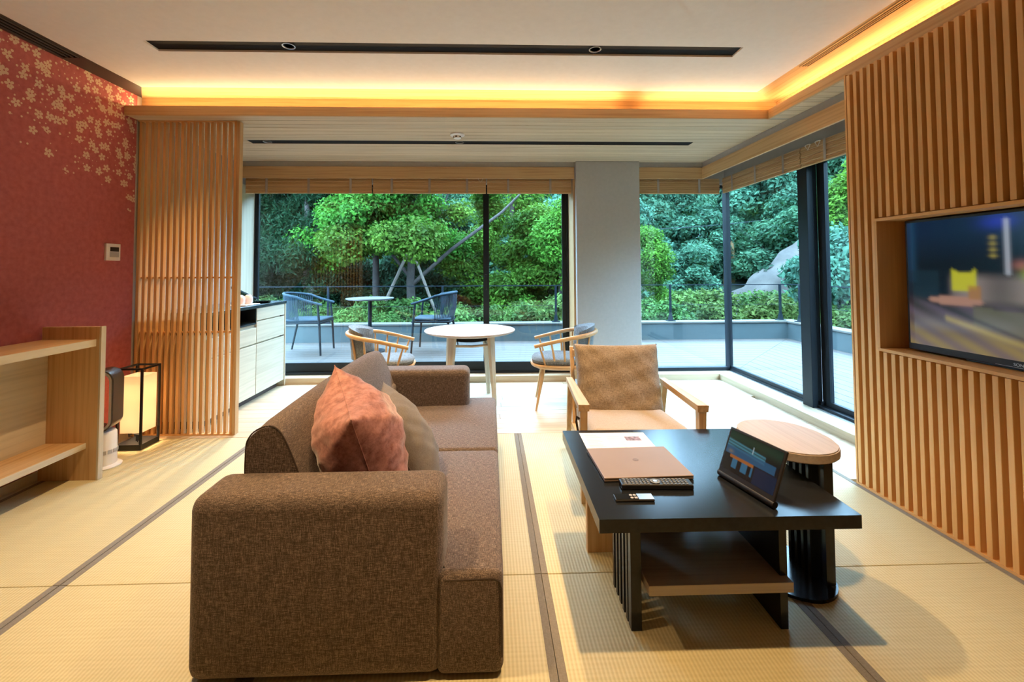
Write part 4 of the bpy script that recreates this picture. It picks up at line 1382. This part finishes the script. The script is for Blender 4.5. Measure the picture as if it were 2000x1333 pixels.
def spindle_chair(label, loc, rz):
    t = thing('spindle_chair', label, 'chair', loc, rz)
    outline = []
    for k in range(32):
        a = 2 * PI * k / 32
        ca, sa = math.cos(a), math.sin(a)
        e = 0.72
        outline.append((0.262 * math.copysign(abs(ca) ** e, ca) + 0.02, 0.245 * math.copysign(abs(sa) ** e, sa)))
    mb = MB()
    rings = []
    for sc, z in ((0.86, 0.338), (0.97, 0.352), (1.0, 0.368), (0.98, 0.376)):
        rings.append([mb.bm.verts.new((0.02 + (x - 0.02) * sc, y * sc, z)) for x, y in outline])
    for i in range(3):
        for k in range(32):
            j = (k + 1) % 32
            mb.bm.faces.new((rings[i][k], rings[i][j], rings[i + 1][j], rings[i + 1][k]))
    mb.bm.faces.new(rings[0][::-1])
    mb.bm.faces.new(rings[-1])
    mb.build('seat', 'hinoki_X', t, True)
    mb = MB()
    rings = []
    for sc, z in ((0.90, 0.3765), (0.95, 0.388), (0.955, 0.405), (0.90, 0.422), (0.70, 0.431), (0.35, 0.433)):
        rings.append([mb.bm.verts.new((0.03 + (x - 0.03) * sc, y * sc * 0.97, z)) for x, y in outline])
    for i in range(5):
        for k in range(32):
            j = (k + 1) % 32
            mb.bm.faces.new((rings[i][k], rings[i][j], rings[i + 1][j], rings[i + 1][k]))
    mb.bm.faces.new(rings[0][::-1])
    mb.bm.faces.new(rings[-1])
    mb.build('seat_cushion', 'bluegrey', t, True)
    n = 36
    pts = [hoop(-1 + 2 * k / n) for k in range(n + 1)]
    MB().tube(pts, [0.0155 + 0.004 * (1 - abs(-1 + 2 * k / n)) for k in range(n + 1)], 10).build('arm_rail', 'hinoki_X', t, True)
    for k in range(12):
        tt = -0.93 + 1.86 * k / 11
        if abs(tt) < 0.10:
            continue
        p = hoop(tt)
        sx, sy = p[0] * 0.80 - 0.01, p[1] * 0.86
        MB().tube([(sx, sy, 0.372), ((sx + p[0]) / 2, (sy + p[1]) / 2, (0.372 + p[2]) / 2), (p[0], p[1], p[2] - 0.008)], [0.008, 0.0095, 0.0065], 8).build('spindle', 'hinoki_Z', t, True)
    # padded back that hangs inside the hoop
    mb = MB()
    nu, nv = 16, 10
    grid = {}
    for side in (0, 1):
        for i in range(nu + 1):
            for j in range(nv + 1):
                u, v = -1 + 2 * i / nu, j / nv
                p = hoop(u * 0.40)
                k = max(0.0, (1 - u ** 4) * (1 - (2 * v - 1) ** 6)) ** 0.4
                inn = 0.93 if side == 0 else 0.93 - 0.20 * k
                zz = 0.425 + v * (0.275 - 0.05 * u * u)
                grid[side, i, j] = mb.bm.verts.new((p[0] * inn * (1 + 0.10 * (v - 0.5)), p[1] * inn * (0.93 + 0.06 * v), zz))
    for side in (0, 1):
        for i in range(nu):
            for j in range(nv):
                mb.bm.faces.new((grid[side, i, j], grid[side, i + 1, j], grid[side, i + 1, j + 1], grid[side, i, j + 1]))
    bmesh.ops.remove_doubles(mb.bm, verts=mb.bm.verts, dist=0.0008)
    be = [e for e in mb.bm.edges if len(e.link_faces) == 1]
    bmesh.ops.bridge_loops(mb.bm, edges=be) if False else None
    mb.build('back_cushion', 'bluegrey', t, True)
    for x, y in ((0.17, -0.15), (0.17, 0.15), (-0.15, -0.14), (-0.15, 0.14)):
        MB().tube([(x * 1.38, y * 1.32, 0.0), (x * 1.15, y * 1.13, 0.20), (x, y, 0.342)], [0.0085, 0.015, 0.018], 10).build('leg', 'hinoki_Z', t, True)
    return t


spindle_chair('wooden spindle armchair with blue-grey cushions next to the grey pillar', (0.63, 3.81, 0), PI + math.radians(-6))
spindle_chair('wooden spindle armchair with blue-grey cushions behind the sofa back', (-0.93, 3.80, 0), math.radians(4))

ou = thing('wall_outlet', 'small white outlet plate low on the grey pillar', 'outlet', (1.205, 4.3595, 0.345))
MB().box((-0.036, -0.006, -0.058), (0.036, 0.0, 0.058), 0.002).build('plate', 'white', ou)
MB().box((-0.014, -0.0072, -0.03), (0.014, -0.0061, 0.03)).build('socket', 'lightgrey', ou)

# ------------------------------------------------------------------ terrace
deck = struct('deck', MB().box((-6.5, 4.83, -0.20), (2.70, 7.15, -0.035)).box((2.70, -2.0, -0.20), (4.95, 7.15, -0.035)), 'concrete')
M['deck_X'] = wood('deck_board_x', (0.047, 0.036, 0.030), (0.040, 0.031, 0.026), 'X', rough=0.6, fine=25, stretch=0.8)
M['deck_Y'] = wood('deck_board_y', (0.047, 0.036, 0.030), (0.040, 0.031, 0.026), 'Y', rough=0.6, fine=25, stretch=0.8)
nb_ = 16
for k in range(nb_):
    ya, yb = 4.84 + (7.14 - 4.84) * k / nb_, 4.84 + (7.14 - 4.84) * (k + 1) / nb_ - 0.007
    xa, xb = 2.70 + 2.24 * (ya - 4.84) / 2.30, 2.70 + 2.24 * (yb - 4.84) / 2.30
    MB().prism([(-6.5, ya), (xa - 0.004, ya), (xb - 0.004, yb), (-6.5, yb)], -0.034, 0.0).build('deck_board', 'deck_X', deck)
    xa, xb = 2.70 + 2.24 * k / nb_, 2.70 + 2.24 * (k + 1) / nb_ - 0.007
    yA, yB = 4.84 + 2.30 * (xa - 2.70) / 2.24, 4.84 + 2.30 * (xb - 2.70) / 2.24
    MB().prism([(xa + 0.002, -2.0), (xb + 0.002, -2.0), (xb + 0.002, yB), (xa + 0.002, yA)], -0.034, 0.0).build('deck_board', 'deck_Y', deck)

pw = struct('parapet', MB().box((-6.5, 7.15, -0.6), (5.15, 7.34, 0.262)).box((4.95, -2.0, -0.6), (5.15, 7.15, 0.262)), 'concrete')
MB().box((-6.5, 7.13, 0.2625), (5.17, 7.36, 0.292), 0.004, 1).box((4.93, -2.0, 0.2625), (5.17, 7.13, 0.292), 0.004, 1).build('coping', 'coping', pw)

ra = thing('terrace_railing', 'slim dark metal railing with wires on the low terrace wall', 'railing', (0, 0, 0.292))
def rail_post(x, y):
    p = MB().box((-0.016, -0.016, 0.012), (0.016, 0.016, 0.595), 0.002, 1).build('post', 'outmetal', ra, loc=(x, y, 0))
    MB().box((-0.065, -0.055, 0.0), (0.065, 0.055, 0.0118), 0.002, 1).build('base_plate', 'outmetal', p)
    MB().hexa([(-0.034, -0.034, 0.0119), (0.034, -0.034, 0.0119), (0.034, 0.034, 0.0119), (-0.034, 0.034, 0.0119)], [(-0.019, -0.019, 0.11), (0.019, -0.019, 0.11), (0.019, 0.019, 0.11), (-0.019, 0.019, 0.11)]).build('gusset', 'outmetal', p)
for x in (-6.4, -4.53, -2.66, -0.79, 1.09, 3.02, 4.90):
    rail_post(x, 7.245)
for y in (6.98, 5.1, 3.2, 1.3, -0.6):
    rail_post(5.05, y)
MB().box((-6.5, 7.232, 0.596), (5.06, 7.258, 0.610)).build('top_rail', 'outmetal', ra)
MB().box((5.037, -2.0, 0.596), (5.063, 7.231, 0.610)).build('top_rail', 'outmetal', ra)
for z in (0.27,):
    MB().tube([(-6.5, 7.245, z), (5.05, 7.245, z)], 0.0022, 5).build('wire', 'wire', ra)
    MB().tube([(5.05, -2.0, z), (5.05, 7.24, z)], 0.0022, 5).build('wire', 'wire', ra)


def rope_chair(label, loc, rz):
    t = thing('rope_chair', label, 'chair', loc, rz)
    def rail(k):
        a = k * PI / 2
        if abs(k) > 0.45:
            q = (abs(k) - 0.45) / 0.55
            return (-0.04 + 0.33 * q, math.copysign(0.285 - 0.02 * q, k), 0.80 - 0.11 * q ** 0.8)
        th = abs(k) / 0.45 * PI / 2
        return (-0.04 - 0.27 * math.cos(th), math.copysign(0.285 * math.sin(th), k), 0.80 + 0.045 * math.cos(th))
    n = 36
    MB().tube([rail(-1 + 2 * i / n) for i in range(n + 1)], 0.017, 10).build('arm_rail', 'rope', t, True)
    MB().box((-0.26, -0.27, 0.425), (0.29, 0.27, 0.455), 0.012, 3).build('seat_frame', 'outmetal', t, True)
    MB().box((-0.25, -0.25, 0.456), (0.285, 0.25, 0.49), 0.015, 3).build('seat_pad', 'rope', t, True)
    for sy in (-1, 1):
        MB().tube([(0.285, sy * 0.282, 0.0), (0.262, sy * 0.275, 0.40), (0.235, sy * 0.268, 0.69)], [0.013, 0.0165, 0.015], 10).build('leg', 'outmetal', t, True)
        MB().tube([(-0.31, sy * 0.24, 0.0), (-0.22, sy * 0.235, 0.43)], [0.012, 0.017], 10).build('leg', 'outmetal', t, True)
    mb = MB()
    for i in range(34):
        k = -0.46 + 0.92 * i / 33
        p = rail(k)
        mb.tube([(p[0], p[1], p[2]), (p[0] * 0.93 - 0.012, p[1] * 0.93, 0.62), (p[0] * 0.82 + 0.0, p[1] * 0.86, 0.44)], 0.0062, 5)
    ro = mb.build('rope_back', 'rope', t, True)
    ro['kind'] = 'stuff'
    return t


rope_chair('blue-grey rope armchair on the terrace beside the kitchen cabinet end', (-2.615, 6.33, 0), math.radians(2))
rope_chair('blue-grey rope armchair on the terrace behind the round wooden table', (-0.80, 6.37, 0), PI - math.radians(3))
ot = thing('terrace_table', 'round grey pedestal table on the terrace between the rope chairs', 'table', (-1.735, 6.35, 0))
MB().lathe([(0.0, 0.742), (0.31, 0.742), (0.335, 0.752), (0.335, 0.765), (0.0, 0.765)], 48).build('table_top', 'outtop', ot, True)
MB().tube([(0, 0, 0.02), (0, 0, 0.7415)], 0.027, 16).build('column', 'outmetal', ot, True)
MB().lathe([(0.22, 0.0), (0.22, 0.010), (0.05, 0.020), (0.0, 0.021)], 32).build('foot_plate', 'outmetal', ot, True)

# ------------------------------------------------------------------ garden and hillside
def ground_z(x, y):
    r = max(0.0, y - 11.0) + max(0.0, x - 9.0) * 0.8
    return -0.75 + 0.10 * max(0, y - 8) * 0.3 + 0.37 * r + 0.35 * math.sin(x * 0.5) * math.cos(y * 0.4) * min(1, r)
gv, gf = [], []
gx = np.linspace(-34, 46, 60)
gy = np.linspace(7.36, 52, 44)
for yy in gy:
    for xx in gx:
        gv.append((xx, yy, ground_z(xx, yy)))
for j in range(len(gy) - 1):
    for i in range(len(gx) - 1):
        a = j * len(gx) + i
        gf.append((a, a + 1, a + 1 + len(gx), a + len(gx)))
gm = bpy.data.meshes.new('ground')
gm.from_pydata(gv, [], gf)
gm.materials.append(M['soil'])
g_ = inst('ground', gm)
g_['kind'] = 'structure'
gv, gf = [], []
gx = np.linspace(5.17, 46, 26)
gy = np.linspace(-20, 7.4, 22)
for yy in gy:
    for xx in gx:
        gv.append((xx, yy, ground_z(xx, 8.0) if yy < 8 else ground_z(xx, yy)))
for j in range(len(gy) - 1):
    for i in range(len(gx) - 1):
        a = j * len(gx) + i
        gf.append((a, a + 1, a + 1 + len(gx), a + len(gx)))
gm2 = bpy.data.meshes.new('ground_side')
gm2.from_pydata(gv, [], gf)
gm2.materials.append(M['soil'])
g2 = inst('ground_side', gm2)
g2['kind'] = 'structure'


def leaf_mesh(name, mat, n, blobs, size, seed, aspect=0.45, surface=0.55, droop=0.0, upward=0.5):
    """cloud of folded leaf blades filling a set of ellipsoids"""
    r = np.random.RandomState(seed)
    blobs = np.array(blobs, float)
    vol = (blobs[:, 3] * blobs[:, 4] * blobs[:, 5]) ** (2 / 3)
    idx = r.choice(len(blobs), n, p=vol / vol.sum())
    d = r.normal(size=(n, 3))
    d /= np.linalg.norm(d, axis=1)[:, None]
    rad = (surface + (1 - surface) * r.rand(n)) * (0.92 + 0.16 * r.rand(n))
    c = blobs[idx, :3] + d * blobs[idx, 3:6] * rad[:, None]
    nrm = d * 0.6 + r.normal(size=(n, 3)) * 0.6 + np.array([0, 0, upward])
    nrm /= np.linalg.norm(nrm, axis=1)[:, None]
    a = np.cross(nrm, r.normal(size=(n, 3)))
    a += np.array([0, 0, -droop])
    a /= np.linalg.norm(a, axis=1)[:, None]
    b = np.cross(nrm, a)
    s = size * (0.6 + 0.8 * r.rand(n))[:, None]
    v = np.empty((n, 4, 3), np.float32)
    v[:, 0] = c - a * s * 0.5
    v[:, 1] = c + b * s * aspect * 0.5 + nrm * s * 0.06
    v[:, 2] = c + a * s * 0.5
    v[:, 3] = c - b * s * aspect * 0.5 + nrm * s * 0.06
    me = bpy.data.meshes.new(name)
    me.vertices.add(n * 4)
    me.vertices.foreach_set('co', v.ravel())
    me.loops.add(n * 4)
    me.loops.foreach_set('vertex_index', np.arange(n * 4, dtype=np.int32))
    me.polygons.add(n)
    me.polygons.foreach_set('loop_start', np.arange(0, n * 4, 4, dtype=np.int32))
    me.update(calc_edges=True)
    me.materials.append(M[mat])
    return me


def rand_blobs(seed, n, R, H, z0, br):
    r = np.random.RandomState(seed)
    out = []
    for k in range(n):
        th, q = r.rand() * 6.28, math.sqrt(r.rand())
        z = z0 + r.rand() * H
        taper = 1 - 0.55 * (z - z0) / H
        b = br * (0.7 + 0.6 * r.rand())
        out.append((math.cos(th) * q * R * taper, math.sin(th) * q * R * taper, z, b, b, b * 0.75))
    return out


conifer = leaf_mesh('foliage', 'leaf_dark', 60000, rand_blobs(1, 40, 1.35, 3.7, 0.5, 0.50), 0.10, 1, 0.28, 0.35, 0.5, 0.2)
maple = leaf_mesh('foliage', 'leaf_mid', 42000, rand_blobs(2, 34, 2.2, 2.2, 2.0, 0.46), 0.075, 2, 0.6, 0.25, 0.2, 0.7)
broad = leaf_mesh('foliage', 'leaf_bright', 50000, rand_blobs(3, 44, 1.6, 3.5, 0.2, 0.46), 0.085, 3, 0.5, 0.4, 0.2, 0.6)
hillbush = [leaf_mesh('foliage', 'leaf_teal', 22000, rand_blobs(20 + k, 22, 1.3, 2.0, 0.1, 0.48), 0.115, 30 + k, 0.5, 0.45, 0.1, 0.6) for k in range(3)]
shrubs = [leaf_mesh('foliage', 'leaf_shrub', 9000, rand_blobs(40 + k, 14, 0.42, 0.75, 0.25, 0.28), 0.075, 50 + k, 0.5 if k else 0.25, 0.4, -0.2, 0.8) for k in range(3)]


def trunk(pts, rs, parent, nm='trunk'):
    return MB().tube(pts, rs, 9).build(nm, 'bark', parent, True)


def tree(name, label, loc, me, rz=0.0, sc=1.0, group=None, tr=((0, 0, -0.3), (0.05, 0, 1.8), (0.0, 0.05, 3.4)), tw=0.13, branches=()):
    t = thing(name, label, 'tree', loc, rz, group)
    t.scale = (sc, sc, sc)
    f_ = inst('foliage', me, t)
    f_['kind'] = 'stuff'
    tk = trunk(tr, [tw, tw * 0.75, tw * 0.35], t)
    for bpts, br in branches:
        trunk(bpts, br, tk, 'branch')
    return t


zg = ground_z
tree('conifer_tree', 'dark conifer tree nearest the frame edge of the wide window', (-6.0, 10.6, zg(-6.0, 10.6)), conifer, 0.3, 1.0)
tree('conifer_tree', 'tall dark conifer tree behind the blue-grey rope chair', (-4.2, 10.2, zg(-4.2, 10.2)), conifer, 2.1, 1.05)
tree('conifer_tree', 'dark conifer tree set back behind the two front conifers', (-5.2, 12.6, zg(-5.2, 12.6)), conifer, 4.0, 1.15)
tree('conifer_tree', 'shaded conifer tree beyond the pedestal table on the terrace', (-8.2, 12.0, zg(-8.2, 12.0)), conifer, 5.2, 1.1)
br_ = [(((0.0, 0, 1.5), (0.9, -0.1, 2.3), (2.0, -0.2, 3.1), (2.6, -0.2, 3.7)), [0.05, 0.04, 0.03, 0.012]), (((0.0, 0, 1.9), (0.5, 0.1, 2.7), (0.9, 0.1, 3.8)), [0.042, 0.03, 0.012]), (((0.0, 0, 1.7), (-0.5, 0.1, 2.3), (-1.1, 0, 2.9)), [0.042, 0.03, 0.012])]
def brfix(tw):
    return [(p, r) for p, r in br_]
mt_ = tree('maple_tree', 'leafy maple tree with a long branch rising towards the window mullion', (-1.75, 9.6, zg(-1.75, 9.6)), maple, 0.0, 1.0, None, ((0.1, 0, -0.3), (0.0, 0, 1.6), (0.1, 0.05, 3.8)), 0.12, br_)
tree('maple_tree', 'slender maple tree with a straight grey trunk beyond the pedestal table', (-2.55, 9.9, zg(-2.55, 9.9)), maple, 2.4, 1.02, None, ((0.0, 0, -0.3), (0.05, 0, 1.9), (0.0, 0.05, 4.2)), 0.095)
tree('broadleaf_tree', 'bright green leafy tree seen between the mullion and the grey pillar', (0.6, 11.2, zg(0.6, 11.2)), broad, 1.0, 1.1)
tree('broadleaf_tree', 'green leafy tree at the edge of the wide window by the grey pillar', (1.7, 10.0, zg(1.7, 10.0)), broad, 3.0, 0.9)
tree('broadleaf_tree', 'bright green leafy tree directly past the pillar in the corner window', (3.15, 9.7, zg(3.15, 9.7)), broad, 4.4, 0.72)
tree('broadleaf_tree', 'pale leafy tree beyond the side window next to the slatted wall', (9.2, 10.2, zg(9.2, 10.2)), broad, 2.2, 1.15)
for i_, (x_, y_) in enumerate(((4.4, -9.5), (6.4, -10.5), (8.4, -9.8), (10.6, -11.0), (7.2, -13.5), (10.0, -8.0), (12.6, -9.4), (5.4, -13.0))):  # added out of view so the corner pane reflects foliage, not bright sky
    tree('broadleaf_tree', 'unseen leafy tree added beyond the side terrace for the window reflection', (x_, y_, -0.7), broad, i_ * 1.3, 1.75, 'unseen trees added for the window reflection')

hr = random.Random(5)
k_ = 0
for row, (yy, step, sc) in enumerate(((12.6, 1.9, 1.05), (14.6, 2.1, 1.2), (16.8, 2.4, 1.35), (19.6, 2.7, 1.55), (23.0, 3.2, 1.8), (27.5, 3.8, 2.1))):
    x = -0.80 * yy
    while x < 1.05 * yy:
        px, py = x + hr.uniform(-0.5, 0.5), yy + hr.uniform(-0.7, 0.7)
        if not (0.52 * py < px < 0.80 * py and yy < 13.5):
            t = tag(inst('hillside_bush', hillbush[k_ % 3], None, (px, py, zg(px, py) - 0.25), (0, 0, hr.uniform(0, 6.28))), 'leafy bush among the thick growth covering the hillside', 'bush', 'bushes on the hillside')
            s_ = sc * hr.uniform(0.85, 1.2)
            t.scale = (s_, s_, s_ * hr.uniform(0.9, 1.25))
            k_ += 1
        x += step
for px, py in ((8.0, 1.8), (8.4, 0.0), (9.0, -2.0), (9.0, -4.2), (9.5, -6.5), (11.0, 1.5), (11.5, -1.0), (12.0, -3.6), (12.0, -6.4), (13.8, 2.6), (14.5, -0.4), (15.0, -4.0), (15.5, 4.5), (7.4, 5.5), (7.8, 7.2), (8.6, 3.6), (7.2, 8.6), (10.5, 6.2), (11.5, 8.3), (12.5, 10.8), (10.8, 4.0), (13.5, 6.8)):
    t = tag(inst('hillside_bush', hillbush[k_ % 3], None, (px, py, -0.7 + max(0, px - 9) * 0.5), (0, 0, hr.uniform(0, 6.28))), 'leafy bush among the thick growth covering the hillside', 'bush', 'bushes on the hillside')
    s_ = 1.0 + 0.18 * max(0.0, px - 8.0)
    t.scale = (s_, s_, s_ * 1.15)
    k_ += 1
k_ = 0
x = -7.4
while x < 8.2:
    for row, yy in enumerate((7.85, 8.65)):
        px = x + hr.uniform(-0.15, 0.15) + row * 0.35
        t = tag(inst('garden_shrub', shrubs[0 if px < -0.6 and hr.random() < 0.7 else 1 + k_ % 2], None, (px, yy + hr.uniform(-0.1, 0.15), zg(px, yy) + 0.02), (0, 0, hr.uniform(0, 6.28))), 'low leafy shrub in the hedge just beyond the terrace wall', 'shrub', 'shrubs behind the terrace wall')
        s_ = hr.uniform(0.95, 1.2) * (1.0 if px < 0 else 1.06)
        t.scale = (s_, s_, s_)
        k_ += 1
    x += 0.78
for yy in np.arange(2.2, 7.6, 0.8):
    px = 5.75 + hr.uniform(-0.1, 0.25)
    t = tag(inst('garden_shrub', shrubs[1 + k_ % 2], None, (px, yy, -0.72), (0, 0, hr.uniform(0, 6.28))), 'low leafy shrub in the hedge just beyond the terrace wall', 'shrub', 'shrubs behind the terrace wall')
    k_ += 1

# rock slope
rv = random.Random(9)
mb = MB()
NR = 12
rings = []
for i in range(NR + 1):
    t_ = i / NR
    cx, cy_, cz = 6.6 + 4.6 * t_, 13.0 - 0.8 * t_, -0.55 + 3.2 * t_ ** 1.05
    w = 0.55 + 0.55 * t_
    ring = []
    for k in range(10):
        a = 2 * PI * k / 10
        ring.append(mb.bm.verts.new((cx + math.cos(a) * w * 0.7 + rv.uniform(-.12, .12), cy_ + math.sin(a) * 0.8 + rv.uniform(-.1, .1), cz + math.cos(a) * -0.35 * w + math.sin(a + 0.6) * w * 0.35 + rv.uniform(-.1, .1))))
    rings.append(ring)
for i in range(NR):
    for k in range(10):
        j = (k + 1) % 10
        mb.bm.faces.new((rings[i][k], rings[i][j], rings[i + 1][j], rings[i + 1][k]))
mb.bm.faces.new(rings[0][::-1])
mb.bm.faces.new(rings[-1])
bmesh.ops.subdivide_edges(mb.bm, edges=list(mb.bm.edges), cuts=2, use_grid_fill=True, smooth=0.6, fractal=0.35, seed=4)
tag(mb.build('rock_slope', 'rock', None, True), 'bare grey rock slope rising on the hillside outside the corner window', 'rock')
mb = MB()
bmesh.ops.create_icosphere(mb.bm, subdivisions=3, radius=1.0)
for v in mb.bm.verts:
    n_ = 1 + 0.16 * math.sin(v.co.x * 5 + 1) * math.cos(v.co.y * 4) + 0.1 * math.sin(v.co.z * 9)
    v.co = Vector((v.co.x * 1.5, v.co.y * 1.1, v.co.z * 1.3)) * n_
rk = tag(mb.build('boulder', 'rock', None, True, (10.9, 12.0, 1.9)), 'large pale boulder at the top of the rock slope beyond the window mullion', 'rock')
for x, y_, h, lb in ((8.0, 14.6, 1.5, 'orange bare tree trunk on the hillside, the taller of two'), (8.45, 15.0, 0.9, 'orange bare tree trunk on the hillside, the shorter of two')):
    z_ = 0.55 if h > 1 else 1.25
    tag(MB().tube([(0, 0, -0.6), (0.03, 0, h * 0.5), (0, 0, h)], [0.10, 0.08, 0.06], 9).build('bare_trunk', 'post_orange', None, True, (x, y_, z_)), lb, 'trunk')
tag(MB().tube([(-2.6, 8.75, -0.6), (-1.75, 9.35, 1.55)], 0.035, 8).build('support_pole', 'stake', None, True), 'slanting wooden pole propping the maple trunk, foot by the pedestal table', 'pole')
tag(MB().tube([(-0.75, 8.75, -0.6), (-1.65, 9.35, 1.55)], 0.03, 8).build('support_pole', 'stake', None, True), 'slanting wooden pole propping the maple trunk, foot behind the far rope chair', 'pole')
pts = [(5.2 + 7.5 * t_, 14.0 + 2.0 * t_, 2.45 + 0.9 * t_ - 0.5 * t_ * (1 - t_)) for t_ in np.linspace(0, 1, 14)]
tag(MB().tube(pts, 0.012, 5).build('utility_wire', 'wire', None, True), 'thin pale wire stretched across the hillside', 'wire')
